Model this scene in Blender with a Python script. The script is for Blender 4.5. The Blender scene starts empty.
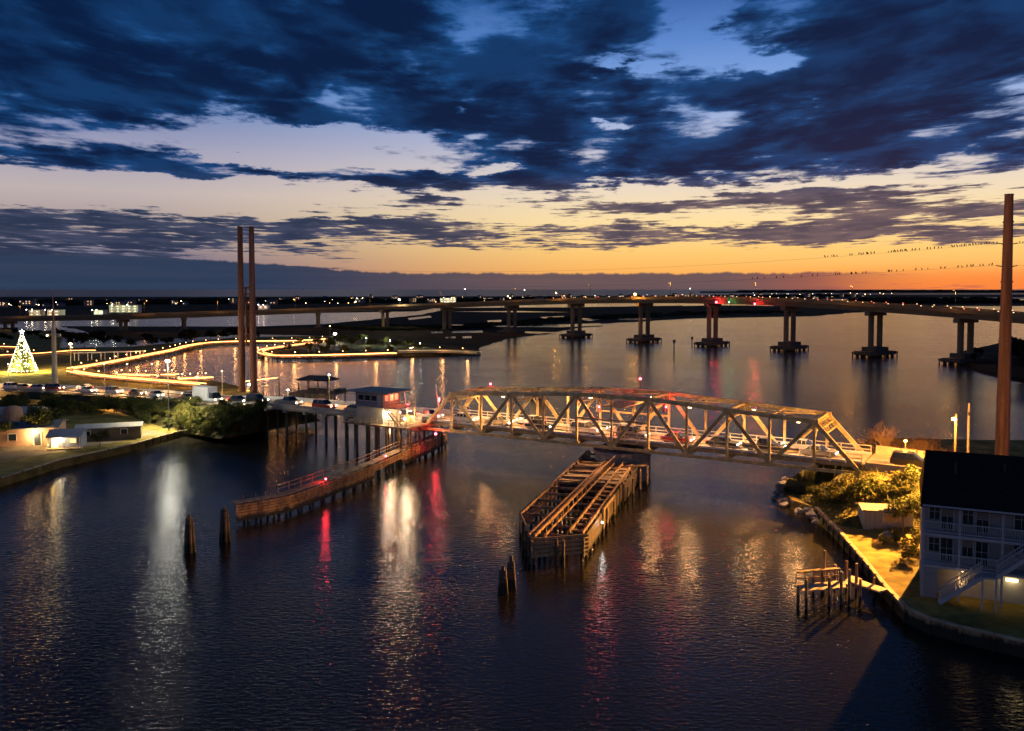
import bpy, bmesh, math, random
from mathutils import Vector, Matrix, noise as mnoise
random.seed(7)
S = bpy.context.scene
COL = S.collection
R = math.radians
# ------------------------------------------------------------------ camera
F, HZ, CH, PITCH = 850.0, 289.0, 28.0, R(2.65)
YC = HZ + F * math.tan(PITCH)
cam_d = bpy.data.cameras.new('camera'); cam = bpy.data.objects.new('camera', cam_d); COL.objects.link(cam)
cam.location = (0, 0, CH); cam.rotation_euler = (R(90) - PITCH, 0, 0)
cam_d.sensor_width = 36; cam_d.lens = F / 1024 * 36; cam_d.shift_y = -(365.5 - YC) / 1024
cam_d.clip_start = .5; cam_d.clip_end = 60000
S.camera = cam
def ray(px, py):
    x = (px - 512) / F; y = -(py - YC) / F
    return Vector((x, math.cos(PITCH) + y * math.sin(PITCH), -math.sin(PITCH) + y * math.cos(PITCH)))
def at(px, py, z=0.0):
    d = ray(px, py); t = (z - CH) / d.z
    return Vector((d.x * t, d.y * t, z))
def aty(px, py, Y):
    d = ray(px, py); t = Y / d.y
    return Vector((d.x * t, Y, CH + d.z * t))
# ------------------------------------------------------------------ world
W = bpy.data.worlds.new('World'); S.world = W; W.use_nodes = True
wt = W.node_tree; wn = wt.nodes; wn.clear()
def sock(tree, s, v):
    if isinstance(v, E): tree.links.new(v.s, s)
    else: s.default_value = v
class E:
    def __init__(self, t, s): self.t, self.s = t, s
    def op(self, o, b=None, c=None, clamp=False):
        n = self.t.nodes.new('ShaderNodeMath'); n.operation = o; n.use_clamp = clamp
        sock(self.t, n.inputs[0], self)
        if b is not None: sock(self.t, n.inputs[1], b)
        if c is not None: sock(self.t, n.inputs[2], c)
        return E(self.t, n.outputs[0])
    def __add__(s, o): return s.op('ADD', o)
    def __radd__(s, o): return s.op('ADD', o)
    def __sub__(s, o): return s.op('SUBTRACT', o)
    def __rsub__(s, o): return s.op('MULTIPLY_ADD', -1.0, o)
    def __mul__(s, o): return s.op('MULTIPLY', o)
    def __rmul__(s, o): return s.op('MULTIPLY', o)
    def __truediv__(s, o): return s.op('DIVIDE', o)
def sstep(x, a, b):
    n = x.t.nodes.new('ShaderNodeMapRange'); n.interpolation_type = 'SMOOTHSTEP'
    sock(x.t, n.inputs[0], x); n.inputs[1].default_value = a; n.inputs[2].default_value = b
    return E(x.t, n.outputs[0])
def ramp(x, stops, interp='LINEAR'):
    n = x.t.nodes.new('ShaderNodeValToRGB'); r = n.color_ramp; r.interpolation = interp
    while len(r.elements) < len(stops): r.elements.new(.5)
    for e, (p, c) in zip(r.elements, stops): e.position = p; e.color = (*c, 1)
    sock(x.t, n.inputs[0], x); return E(x.t, n.outputs[0])
def mixc(f, a, b, t=None):
    t = t or f.t
    n = t.nodes.new('ShaderNodeMix'); n.data_type = 'RGBA'
    sock(t, n.inputs[0], f)
    for k, v in ((6, a), (7, b)): sock(t, n.inputs[k], v if isinstance(v, E) else (*v, 1))
    return E(t, n.outputs[2])
def noise(t, vec, scale, detail=6, rough=.5, dist=0.0, W4=None):
    n = t.nodes.new('ShaderNodeTexNoise'); n.inputs['Scale'].default_value = scale
    n.inputs['Detail'].default_value = detail; n.inputs['Roughness'].default_value = rough; n.inputs['Distortion'].default_value = dist
    if vec is not None: t.links.new(vec.s, n.inputs['Vector'])
    return E(t, n.outputs[0])
def comb(t, x, y, z=0.0):
    n = t.nodes.new('ShaderNodeCombineXYZ')
    for i, v in enumerate((x, y, z)): sock(t, n.inputs[i], v)
    return E(t, n.outputs[0])
tc = wn.new('ShaderNodeTexCoord'); sx = wn.new('ShaderNodeSeparateXYZ'); wt.links.new(tc.outputs['Generated'], sx.inputs[0])
dx, dy, dz = (E(wt, sx.outputs[i]) for i in range(3))
az = dx.op('ARCTAN2', dy); el = dz.op('ARCSINE')
elp = el.op('MAXIMUM', 0.0)
def A(px): return math.atan((px - 512) / F)
def EL(py): return math.atan((HZ - py) / F)
def rs(l): return [(min(1, max(0, EL(y) if y > -900 else 1.3) / 1.4), c) for y, c in l]
e01 = elp / 1.4
sunny = ramp(e01, rs([(289, (.92, .32, .07)), (272, (.97, .46, .11)), (252, (1.0, .60, .18)), (225, (1.0, .75, .36)), (190, (.84, .70, .55)), (150, (.52, .53, .66)), (100, (.24, .40, .76)), (50, (.11, .25, .62)), (0, (.035, .12, .38)), (-200, (.020, .025, .032)), (-999, (.005, .007, .010))]))
away = ramp(e01, rs([(289, (.06, .08, .17)), (262, (.16, .16, .27)), (235, (.38, .30, .29)), (200, (.52, .44, .44)), (160, (.34, .34, .48)), (110, (.075, .18, .44)), (40, (.02, .10, .31)), (-200, (.016, .020, .027)), (-999, (.005, .006, .009))]))
sund = (az - A(850)).op('ABSOLUTE')
base = mixc(sstep(sund, A(850) - A(60), A(850) - A(640)), away, sunny)
# cloud noise laid out like a flat layer overhead
q = 1.0 / 1.0
inv = (elp + .10).op('POWER', -1.0)
nv = comb(wt, az * inv, inv * .95)
n1 = noise(wt, nv, 1.15, 9, .56, .25)
n2 = noise(wt, nv, 4.2, 5, .55, .1)
n3 = noise(wt, comb(wt, az * inv * 1.0, inv * 2.2, 4.0), 5.0, 5, .62, .3)
dens = n1 * .85 + n2 * .34 + n3 * .22 - .13
wz = noise(wt, comb(wt, az * 5.0, el * 13.0, 9.0), 1.0, 6, .62)
wy = noise(wt, comb(wt, az * 7.0, el * 22.0, 3.0), 1.0, 6, .66)
azw = az + (wz - .5) * .20
elw = el + (wy - .5) * (elp * .34 + .022)
def blob(px, py, rx, ry, w):
    ax = (azw - A(px)) / (rx / F * math.cos(A(px)) ** 2); ey = (elw - EL(py)) / (ry / F)
    r2 = ax * ax + ey * ey
    return (r2 * -1.0).op('EXPONENT') * (w * .88)
BL = [(110, 70, 260, 75, .34), (60, 30, 200, 40, .1), (410, 50, 100, 55, .22), (520, 120, 150, 55, .28), (880, 112, 240, 56, .36), (730, 158, 170, 28, .22),
 (610, 22, 60, 24, .26), (880, 20, 130, 34, .30), (70, 165, 130, 14, .2), (210, 178, 90, 7, .28), (420, 182, 95, 11, .26), (445, 205, 65, 6, .24), (90, 240, 130, 24, .30),
 (385, 226, 120, 8, .28), (545, 188, 55, 9, .24), (330, 240, 90, 7, .16), (780, 196, 110, 7, .22), (820, 236, 110, 7, .2), (900, 216, 150, 8, .12), (690, 238, 80, 8, .12), (0, 270, 330, 18, .35), (320, 262, 70, 10, .12),
 (310, 125, 25, 7, .2), (200, 152, 40, 5, .2), (300, 153, 30, 4, .2), (640, 150, 120, 30, .15),
 (270, 150, 170, 17, -.34), (750, 76, 42, 13, -.22), (735, 48, 26, 10, .10), (792, 114, 22, 11, -.30), (700, 32, 36, 24, -.24), (770, 28, 60, 22, .16), (180, 203, 270, 12, -.34), (600, 222, 130, 9, -.14), (600, 206, 120, 5, .10), (640, 232, 120, 5, .12), (600, 247, 90, 4, .12), (800, 190, 240, 7, -.24), (640, 190, 60, 6, -.12), (900, 240, 160, 6, .12), (560, 262, 400, 10, -.4), (260, 4, 60, 12, -.22),
 (450, 104, 16, 8, -.28), (632, 128, 28, 7, -.34), (400, 140, 60, 14, -.14), (500, 168, 60, 6, -.25), (640, 195, 50, 8, -.2), (470, 40, 30, 25, -.12), (900, 178, 60, 5, -.16), (970, 170, 60, 8, -.1), (950, 262, 160, 12, -.4), (330, 95, 14, 20, -.12), (640, 65, 40, 6, -.14)]
bs = None
for b in BL: bs = blob(*b) if bs is None else bs + blob(*b)
dens = dens + (n3 - .47) * (sstep(el, EL(165), EL(205)) * sstep(el, EL(266), EL(250)) * .42) 
dens = dens + sstep(az, A(520), A(640)) * sstep(el, EL(180), EL(205)) * sstep(el, EL(262), EL(240)) * .035
dens = dens + bs.op('MINIMUM', .18).op('MAXIMUM', -.26)
high = sstep(el, R(24), R(40))
dens = dens + high * .12
cl = sstep(dens, .59, .70)
mott = noise(wt, nv, 2.2, 5, .55, .5) * .6 + n2 * .4
thick = sstep(dens, .60, .77) * .68 + sstep(mott, .40, .58) * .32
# cloud colour: deep blue high up, grey violet low, warm on the thin rims facing the glow
ccol_hi = mixc(thick, (.012, .095, .31), (.0003, .010, .050))
ccol_lo_s = mixc(thick, (.34, .22, .19), (.070, .062, .095))
ccol_lo_a = mixc(thick, (.10, .11, .19), (.022, .036, .080))
ccol_lo = mixc(sstep(sund, A(850) - A(250), A(850) - A(700)), ccol_lo_a, ccol_lo_s)
ccol = mixc(sstep(el, EL(215), EL(172)), ccol_lo, ccol_hi)
sky = mixc(cl, base, ccol)
# the low flat bank on the sea horizon
bn = noise(wt, comb(wt, az * 34.0, .3), 1.0, 5, .65)
edge = EL(273) + (bn - .5) * .011 + sstep(az, A(420), A(150)) * .016
bank = sstep((edge - el) * 1.0, -.0008, .0022)
bank = bank * sstep(az, A(960), A(800))
bcol = mixc(sstep(az, A(240), A(560)), (.024, .045, .095), (.125, .085, .095))
bvar = noise(wt, comb(wt, az * 3.0, el * 160.0), 1.0, 3, .5)
bcol = mixc(sstep(bvar, .35, .75) * .35, bcol, mixc(sstep(az, A(240), A(560)), (.05, .065, .11), (.22, .12, .11)))
sky = mixc(bank, sky, bcol)
red = sstep(az, A(700), A(1000)) * sstep(el, EL(262), EL(282))
sky = mixc(red * .6, sky, (.95, .17, .03))
# after sunset the physical sky adds only its last light
nish = wn.new('ShaderNodeTexSky'); nish.sky_type = 'NISHITA'; nish.sun_disc = False
nish.sun_elevation = R(-1.5) if False else R(0.2); nish.sun_rotation = R(24)
b1 = wn.new('ShaderNodeBackground'); b1.inputs[1].default_value = 1.0; wt.links.new(sky.s, b1.inputs[0])
b2 = wn.new('ShaderNodeBackground'); b2.inputs[1].default_value = .004; wt.links.new(nish.outputs[0], b2.inputs[0])
ad = wn.new('ShaderNodeAddShader'); wt.links.new(b1.outputs[0], ad.inputs[0]); wt.links.new(b2.outputs[0], ad.inputs[1])
wo = wn.new('ShaderNodeOutputWorld'); wt.links.new(ad.outputs[0], wo.inputs[0])
W.cycles.sampling_method = 'MANUAL'; W.cycles.sample_map_resolution = 512
# the sun has set: the sky above is the only daylight left, so there is no sun lamp
S.view_settings.view_transform = 'Standard'; S.view_settings.look = 'None'; S.view_settings.exposure = 0; S.view_settings.gamma = 1
S.view_settings.use_curve_mapping = False
S.render.engine = 'CYCLES'
S.cycles.use_denoising = True; S.cycles.denoiser = 'OPENIMAGEDENOISE'; S.cycles.denoising_prefilter = 'ACCURATE'
S.cycles.max_bounces = 5; S.cycles.diffuse_bounces = 2; S.cycles.glossy_bounces = 3; S.cycles.sample_clamp_indirect = 4; S.cycles.sample_clamp_direct = 35
S.cycles.caustics_reflective = False; S.cycles.caustics_refractive = False
def new_mat(name):
    m = bpy.data.materials.new(name); m.use_nodes = True; t = m.node_tree
    return m, t, t.nodes['Principled BSDF']
def water_mat(name, col, rough, k, tint=None):
    m, t, p = new_mat(name)
    p.inputs['Base Color'].default_value = (*col, 1); p.inputs['Roughness'].default_value = rough; p.inputs['IOR'].default_value = 1.33
    g = t.nodes.new('ShaderNodeNewGeometry'); mp = t.nodes.new('ShaderNodeMapping'); t.links.new(g.outputs['Position'], mp.inputs[0])
    mp.inputs['Rotation'].default_value = (0, 0, R(12)); mp.inputs['Scale'].default_value = (.75, 1.5, 1)
    v = E(t, mp.outputs[0])
    a = noise(t, v, 1.9, 3, .55, .3); b = noise(t, v, .16, 2, .5, .3); c = noise(t, v, .035, 2, .5)
    gust = sstep(c, .40, .62) * .35 + .75
    f_ = noise(t, v, 4.5, 2, .5, .2)
    h = (a * .085 + b * .02 + f_ * .012) * gust
    bp = t.nodes.new('ShaderNodeBump'); bp.inputs['Strength'].default_value = k; bp.inputs['Distance'].default_value = 1.0
    t.links.new(h.s, bp.inputs['Height']); t.links.new(bp.outputs[0], p.inputs['Normal'])
    return m
def sheet(name, pts, z, mat, kind='structure'):
    me = bpy.data.meshes.new(name); me.from_pydata([(p[0], p[1], z) for p in pts], [], [list(range(len(pts)))]); me.materials.append(mat)
    o = bpy.data.objects.new(name, me); COL.objects.link(o); o['kind'] = kind
    return o
M_water = water_mat('sound water', (.012, .011, .009), .115, .85)
sheet('water', [(-9000, -200), (9000, -200), (9000, 2300), (-9000, 2300)], 0, M_water)
M_sea = water_mat('ocean water', (.004, .010, .024), .35, .9)
sheet('ocean_water', [(-40000, 2300), (40000, 2300), (40000, 50000), (-40000, 50000)], 0.0, M_sea)
# ------------------------------------------------------------------ materials
MATS = {}
def mat(name, col, rough=.8, var=.3, scale=1.5, metal=0.0, bump=.0, emit=None, estr=0.0, streak=None, tide=False):
    if name in MATS: return MATS[name]
    m, t, p = new_mat(name)
    p.inputs['Roughness'].default_value = rough; p.inputs['Metallic'].default_value = metal
    if rough >= .93: p.inputs['Specular IOR Level'].default_value = .05
    g = t.nodes.new('ShaderNodeTexCoord'); mp = t.nodes.new('ShaderNodeMapping'); t.links.new(g.outputs['Object'], mp.inputs[0])
    if streak: mp.inputs['Scale'].default_value = streak
    n = noise(t, E(t, mp.outputs[0]), scale, 5, .65)
    c = mixc(sstep(n, .3, .7), tuple(x * (1 - var) for x in col), tuple(min(1, x * (1 + var)) for x in col))
    if tide:   # piles and planks are dark and weedy up to the tide mark
        gz = t.nodes.new('ShaderNodeNewGeometry'); sz = t.nodes.new('ShaderNodeSeparateXYZ'); t.links.new(gz.outputs['Position'], sz.inputs[0])
        c = mixc(sstep(E(t, sz.outputs[2]) + (n - .5) * .9, .75, 1.15), (.018, .020, .012), c)
    t.links.new(c.s, p.inputs['Base Color'])
    if bump:
        bp = t.nodes.new('ShaderNodeBump'); bp.inputs['Strength'].default_value = bump; bp.inputs['Distance'].default_value = .05
        t.links.new(n.s, bp.inputs['Height']); t.links.new(bp.outputs[0], p.inputs['Normal'])
    if emit:
        p.inputs['Emission Color'].default_value = (*emit, 1); p.inputs['Emission Strength'].default_value = estr
    MATS[name] = m
    return m
def glow(name, col, s):
    return mat(name, (.8, .8, .8), .5, 0, emit=col, estr=s)
SODIUM = (1.0, .42, .07); WARM = (1.0, .60, .25); WHITE = (1.0, .93, .78)
# ------------------------------------------------------------------ mesh building
class MB:
    def __init__(s): s.v = []; s.f = []; s.mi = []
    def add(s, vs, fs, m=0):
        b = len(s.v); s.v += [tuple(x) for x in vs]; s.f += [tuple(b + i for i in f) for f in fs]; s.mi += [m] * len(fs)
        return s
    def box(s, c, size, rz=0, m=0):
        hx, hy, hz = (k / 2 for k in size); ca, sa = math.cos(rz), math.sin(rz); vs = []
        for z in (-hz, hz):
            for x, y in ((-hx, -hy), (hx, -hy), (hx, hy), (-hx, hy)):
                vs.append((c[0] + x * ca - y * sa, c[1] + x * sa + y * ca, c[2] + z))
        return s.add(vs, [(3, 2, 1, 0), (4, 5, 6, 7), (0, 1, 5, 4), (1, 2, 6, 5), (2, 3, 7, 6), (3, 0, 4, 7)], m)
    def bar(s, p, q, w, h=None, up=(0, 0, 1), m=0):
        h = h or w; p, q = Vector(p), Vector(q); d = (q - p)
        if d.length < 1e-6: return s
        d.normalize(); u = Vector(up)
        if abs(d.dot(u)) > .98: u = Vector((.6, .8, 0))
        a = d.cross(u).normalized() * w / 2; b = d.cross(a).normalized() * h / 2
        return s.add([p - a - b, p + a - b, p + a + b, p - a + b, q - a - b, q + a - b, q + a + b, q - a + b],
                     [(3, 2, 1, 0), (4, 5, 6, 7), (0, 1, 5, 4), (1, 2, 6, 5), (2, 3, 7, 6), (3, 0, 4, 7)], m)
    def tube(s, p, q, r, r2=None, n=8, m=0):
        r2 = r if r2 is None else r2; p, q = Vector(p), Vector(q); d = (q - p).normalized()
        u = Vector((0, 0, 1)) if abs(d.z) < .9 else Vector((1, 0, 0)); a = d.cross(u).normalized(); b = d.cross(a)
        vs = [c + (a * math.cos(2 * math.pi * i / n) + b * math.sin(2 * math.pi * i / n)) * k for c, k in ((p, r), (q, r2)) for i in range(n)]
        return s.add(vs, [(i, (i + 1) % n, n + (i + 1) % n, n + i) for i in range(n)] + [tuple(range(n - 1, -1, -1)), tuple(range(n, 2 * n))], m)
    def line(s, pts, w, h, m=0):
        for p, q in zip(pts, pts[1:]): s.bar(p, q, w, h, m=m)
        return s
    def prism(s, poly, z0, z1, m=0):
        n = len(poly)
        area = sum(poly[i][0] * poly[(i + 1) % n][1] - poly[(i + 1) % n][0] * poly[i][1] for i in range(n))
        if area < 0: poly = list(poly)[::-1]
        vs = [(p[0], p[1], z0) for p in poly] + [(p[0], p[1], z1) for p in poly]
        return s.add(vs, [tuple(range(n - 1, -1, -1)), tuple(range(n, 2 * n))] + [(i, (i + 1) % n, n + (i + 1) % n, n + i) for i in range(n)], m)
    def ball(s, c, r, sc=(1, 1, 1), sub=1, jit=0.0, m=0):
        bm = bmesh.new(); bmesh.ops.create_icosphere(bm, subdivisions=sub, radius=r)
        vs = []
        for v in bm.verts:
            k = 1 + random.uniform(-jit, jit); vs.append((c[0] + v.co.x * sc[0] * k, c[1] + v.co.y * sc[1] * k, c[2] + v.co.z * sc[2] * k))
        fs = [tuple(v.index for v in f.verts) for f in bm.faces]; bm.free(); return s.add(vs, fs, m)
    def mesh(s, name, mats, off=None):
        me = bpy.data.meshes.new(name)
        vs = s.v if off is None else [(x - off[0], y - off[1], z - off[2]) for x, y, z in s.v]
        me.from_pydata(vs, [], s.f)
        for k in (mats if isinstance(mats, (list, tuple)) else [mats]): me.materials.append(k)
        if any(s.mi): me.polygons.foreach_set('material_index', s.mi)
        me.update(); return me
    def build(s, name, mats, parent=None, world=False, smooth=False):
        off = None
        if world and parent is not None:
            r = parent
            while r.parent: r = r.parent
            off = r.location
        me = s.mesh(name, mats, off)
        if smooth: me.polygons.foreach_set('use_smooth', [True] * len(me.polygons))
        o = bpy.data.objects.new(name, me); COL.objects.link(o)
        if parent: o.parent = parent
        return o
def tag(o, label=None, cat=None, group=None, kind=None):
    if label: o['label'] = label
    if cat: o['category'] = cat
    if group: o['group'] = group
    if kind: o['kind'] = kind
    return o
def thing(name, label, cat, loc=(0, 0, 0), rz=0.0, group=None):
    o = bpy.data.objects.new(name, None); COL.objects.link(o); o.location = loc; o.rotation_euler = (0, 0, rz); o.empty_display_size = .5
    return tag(o, label, cat, group)
def copy_tree(o, loc=None, rz=None, label=None, group=None, sc=None):
    def rec(x, par):
        c = x.copy(); COL.objects.link(c)
        if par: c.parent = par
        for ch in [k for k in KIDS.get(x.name, x.children)]: rec(ch, c)
        return c
    r = rec(o, None)
    if loc is not None: r.location = loc
    if rz is not None: r.rotation_euler = (0, 0, rz)
    if sc is not None: r.scale = (sc,) * 3 if isinstance(sc, (int, float)) else sc
    if label: r['label'] = label
    if group: r['group'] = group
    return r
KIDS = {}
def point(name, loc, col, e, r=.25, parent=None, spot=None):
    l = bpy.data.lights.new(name, 'SPOT' if spot else 'POINT'); l.energy = e * 2.5; l.color = col; l.shadow_soft_size = r
    o = bpy.data.objects.new(name, l); COL.objects.link(o); o.location = loc
    if parent: o.parent = parent
    if spot:
        d, ang = spot; l.spot_size = ang; l.spot_blend = .8
        o.rotation_euler = Vector(d).to_track_quat('-Z', 'Y').to_euler()
    return o
def inside(x, y, poly):
    c = False; n = len(poly)
    for i in range(n):
        a, b = poly[i], poly[(i + 1) % n]
        if (a[1] > y) != (b[1] > y) and x < (b[0] - a[0]) * (y - a[1]) / (b[1] - a[1]) + a[0]: c = not c
    return c
def pts(l, z=0.0): return [at(x, y, z) for x, y in l]
M_timber = mat('weathered timber', (.30, .19, .10), .85, .55, 1.2, bump=.5, streak=(1, 1, .3), tide=True)
M_pile = mat('wet dark pile', (.09, .065, .045), .7, .5, 1.5, bump=.5, tide=True)
M_silhouette = mat('silhouette concrete', (.05, .045, .04), .8, .3, .4, bump=.2)  # shade put into the colour so the footings stand as silhouettes
M_conc = mat('aged concrete', (.34, .31, .27), .85, .25, .6, bump=.2)
M_steel = mat('painted bridge steel', (.62, .46, .19), .55, .35, 1.2, metal=.0, bump=.15)
M_deck = mat('bridge deck concrete', (.36, .29, .21), .7, .15, .8)
M_asph = mat('asphalt', (.07, .065, .06), .8, .25, .8)
M_white = mat('white road paint', (.75, .72, .66), .6, .12, 3)
M_dark = mat('dark metal', (.03, .03, .032), .5, .3, 2)
M_grass = mat('lawn', (.19, .15, .045), .95, .45, .35, bump=.5)
M_marsh = mat('salt marsh', (.020, .018, .011), .95, .5, .03)
M_scrub = mat('scrub ground', (.05, .045, .02), .95, .5, .3, bump=.5)
M_leaf = mat('dark foliage', (.065, .075, .022), .93, .5, 1.2)
M_leaf2 = mat('olive foliage', (.11, .11, .03), .93, .45, 1.0)
M_bare = mat('bare twigs', (.16, .09, .045), .8, .3, 1.2)
M_trunk = mat('bark', (.10, .07, .05), .9, .3, 2)
# ------------------------------------------------------------------ land
def land(name, poly, z, m, bank=1.2, top=None):
    """a flat landmass with a short sloping shore"""
    ps = [Vector((p[0], p[1], 0)) for p in poly]; n = len(ps)
    area = sum(ps[i].x * ps[(i + 1) % n].y - ps[(i + 1) % n].x * ps[i].y for i in range(n))
    if area < 0: ps = ps[::-1]
    # roughen the outline
    out = []
    for i in range(n):
        a, b = ps[i], ps[(i + 1) % n]; k = max(1, min(14, int((b - a).length / max(4.0, a.y * .02))))
        for j in range(k):
            p = a.lerp(b, j / k)
            if j and bank > .5:
                w = p.y * .006; p = p + Vector((mnoise.noise(p * .05) * w, mnoise.noise(p * .05 + Vector((9, 0, 0))) * w * 1.5, 0))
            out.append(p)
    n = len(out)
    cx = sum((p for p in out), Vector()) / n
    inner = []
    for i, p in enumerate(out):
        a, b = out[i - 1], out[(i + 1) % n]; t = (b - a).normalized(); nn = Vector((-t.y, t.x, 0))
        inner.append(p + nn * bank)
    mb = MB()
    mb.add([(p.x, p.y, -.4) for p in out] + [(p.x, p.y, z) for p in inner], [tuple(range(n, 2 * n))] + [(i, (i + 1) % n, n + (i + 1) % n, n + i) for i in range(n)])
    o = mb.build(name, m); o['kind'] = 'structure'
    return out
island_near = [(-260, 330), (0, 323), (60, 318.5), (200, 317.5), (260, 314), (420, 311), (450, 305.5), (600, 302.5), (800, 299.5), (940, 297.5), (1000, 296.8)]
island_far = [(1050, 294.5), (800, 295.5), (500, 296.5), (200, 297), (-300, 297)]
P_island = pts(island_near) + pts(island_far)
land('barrier_island_ground', P_island, .9, M_marsh, 6)
P_marsh = pts([(60, 326.5), (250, 327), (320, 324.5), (420, 315), (452, 308), (560, 307.5), (700, 305.5), (870, 306), (868, 311.5), (815, 316), (690, 318.5), (605, 323.5), (562, 331), (508, 339), (478, 350), (440, 349.5), (405, 347), (335, 335.8), (250, 334), (190, 337.5), (130, 341)])
land('marsh_ground', P_marsh, .35, M_marsh, 2)
P_east = pts([(960, 352), (1000, 343), (1200, 336), (1400, 380), (1100, 388), (1000, 379), (975, 372), (962, 363)])
land('wooded_point_ground', P_east, .8, M_marsh, 2)
P_far1 = pts([(872, 304.5), (905, 306), (1000, 306), (1200, 306), (1200, 301.5), (960, 301.5), (905, 302)])
land('far_marsh_ground', P_far1, .5, M_marsh, 3)
# the park, the causeway and the lot this side of the road
P_park = pts([(-420, 520), (0, 487.5), (60, 468), (130, 452), (180, 437.5), (216, 433), (262, 428), (270, 410), (262, 397), (232, 388), (215, 384.5), (165, 382), (120, 379), (92, 372), (98, 367), (130, 362), (150, 357.5), (185, 349.5), (212, 345), (262, 343), (300, 342.5), (332, 340), (330, 337.5), (240, 339), (185, 344), (130, 349), (60, 350), (62, 333), (0, 331), (-300, 338)])
land('park_ground', P_park, 1.1, M_grass, .15)
P_spit = pts([(262, 353), (275, 358), (330, 358), (395, 357), (440, 356), (481, 355), (480, 351), (445, 346.5), (420, 343), (395, 338), (336, 338.5), (300, 347), (268, 349)])
land('spit_ground', P_spit, 1.0, M_scrub, .6)
P_right = pts([(816, 518), (864, 572), (906, 623), (960, 643), (1030, 660), (1330, 740), (1500, 520), (1200, 450), (1050, 447), (960, 446), (870, 444), (846, 462), (812, 476), (786, 487), (781, 500), (790, 509)])
land('east_bank_ground', P_right, 1.2, M_grass, .15)
# tidal creeks and pools in the marsh
k = 0
for pl in ([(452, 311.6), (520, 311), (570, 312.2), (520, 312.2)], [(540, 317), (563, 316), (566, 318), (545, 319)], [(487, 320.5), (501, 319.8), (502, 322), (488, 322)], [(449, 324.6), (520, 325.6), (600, 323.2), (603, 325.4), (560, 327.2), (450, 326.4)],
           [(620, 317.6), (652, 318.6), (640, 320), (618, 319.6)], [(583, 318), (600, 319.5), (590, 321), (581, 319.6)], [(515, 331), (556, 332.2), (540, 333.6), (517, 333)], [(430, 331), (442, 330.4), (443, 333), (432, 333.4)], [(452, 331), (482, 330.6), (483, 332.6), (452, 333)],
           [(445, 337), (455, 336.4), (456, 338.2), (446, 338.4)], [(462, 336.5), (471, 336), (472, 338), (463, 338.4)], [(676, 304), (720, 303.4), (722, 305), (684, 306)], [(745, 303.6), (776, 304.2), (774, 306), (747, 305.4)], [(408, 318), (430, 315.6), (432, 317.4), (409, 320)]):
    sheet('tidal_pool', pts(pl, .42), .42, M_water)
# ------------------------------------------------------------------ foliage
def leafmesh(name, r, h, n, leaf, m, clumps=9, z0=0.0, flat=.8):
    mb = MB(); cs = []
    for i in range(clumps):
        a = random.uniform(0, 6.28); d = math.sqrt(random.random()) * r * .72
        cs.append((Vector((math.cos(a) * d, math.sin(a) * d, z0 + h * random.uniform(.28, .80))), random.uniform(.26, .5) * r))
    for i in range(n):
        c, cr = random.choice(cs)
        while True:
            v = Vector((random.uniform(-1, 1), random.uniform(-1, 1), random.uniform(-1, 1)))
            if .35 < v.length < 1: break
        p = c + Vector((v.x * cr, v.y * cr, v.z * cr * flat))
        if p.z < z0 * .6 + .05: p.z = z0 * .6 + .05 + random.random() * .3
        a = Vector((random.gauss(0, 1), random.gauss(0, 1), random.gauss(0, .6))).normalized() * leaf * random.uniform(.6, 1.3)
        b = a.cross(Vector((random.gauss(0, 1), random.gauss(0, 1), random.gauss(0, 1)))).normalized() * leaf * random.uniform(.35, .7)
        mb.add([p - a - b * .3, p - b, p + a, p + b], [(0, 1, 2, 3)])
    return mb.mesh(name, m)
def branches(h, r, n=6, tr=.14, z0f=.35):
    mb = MB(); mb.tube((0, 0, -.3), (0, 0, h * .62), tr, tr * .5, 7)
    for i in range(n):
        a = i * 6.28 / n + random.uniform(-.4, .4); z = h * random.uniform(z0f, .6)
        e = Vector((math.cos(a) * r * .6, math.sin(a) * r * .6, h * random.uniform(.62, .85)))
        mb.tube((0, 0, z), e, tr * .45, tr * .14, 5)
    return mb
TREES = {}
def tree_proto(key, r, h, n, leaf, m, clumps=9, z0=0.0, tr=.14):
    TREES[key] = (leafmesh('crown', r, h - z0, n, leaf, m, clumps, z0), branches(h, r, 6, tr).mesh('trunk', M_trunk))
for k in range(4): tree_proto(('bush', k), 1.9, 2.7, 900, .16, M_leaf if k % 2 else M_leaf2, 9, .1, .09)
for k in range(4): tree_proto(('tree', k), 2.8, 5.6, 1700, .20, M_leaf if k % 2 else M_leaf2, 13, 1.3, .17)
M_wood = mat('far woods', (.016, .018, .011), .95, .4, .02)
for k in range(3): tree_proto(('far', k), 4.6, 7.5, 620, .75, M_wood, 12, 1.0, .25)
def plant(key, loc, sc, label, cat, group=None, name='tree', rz=None):
    cr, tk = TREES[key]
    t = thing(name, label, cat, loc, random.uniform(0, 6.28) if rz is None else rz, group)
    t.scale = (sc * random.uniform(.9, 1.15), sc * random.uniform(.9, 1.15), sc * random.uniform(.88, 1.1))
    for nm, me in (('crown', cr), ('trunk', tk)):
        o = bpy.data.objects.new(nm, me); COL.objects.link(o); o.parent = t
    return t
for px, yb, s, lab in ((40, 443, 1.1, 'leafy tree between the long building and the lit cottage'), (100, 447, .5, 'low round shrub just right of the lit cottage'), (50, 432, .9, 'dark tree behind the lit cottage'), (5, 446, .8, 'dark shrub before the long building, at the frame edge')):
    plant(('tree', 1), at(px, yb, 1.1), s, lab, 'tree')
rnd = random.Random(5)
for i in range(16):
    px = 70 + i * 12.5 + rnd.uniform(-4, 4); yb = 349 - max(0, px - 130) * .055 + rnd.uniform(-6.5, -1)
    plant(('far', rnd.randrange(3)), at(px, yb, .8), rnd.uniform(.5, .95), 'dark tree on the shore behind the lit boardwalk', 'tree', 'trees behind the boardwalk')
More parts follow.
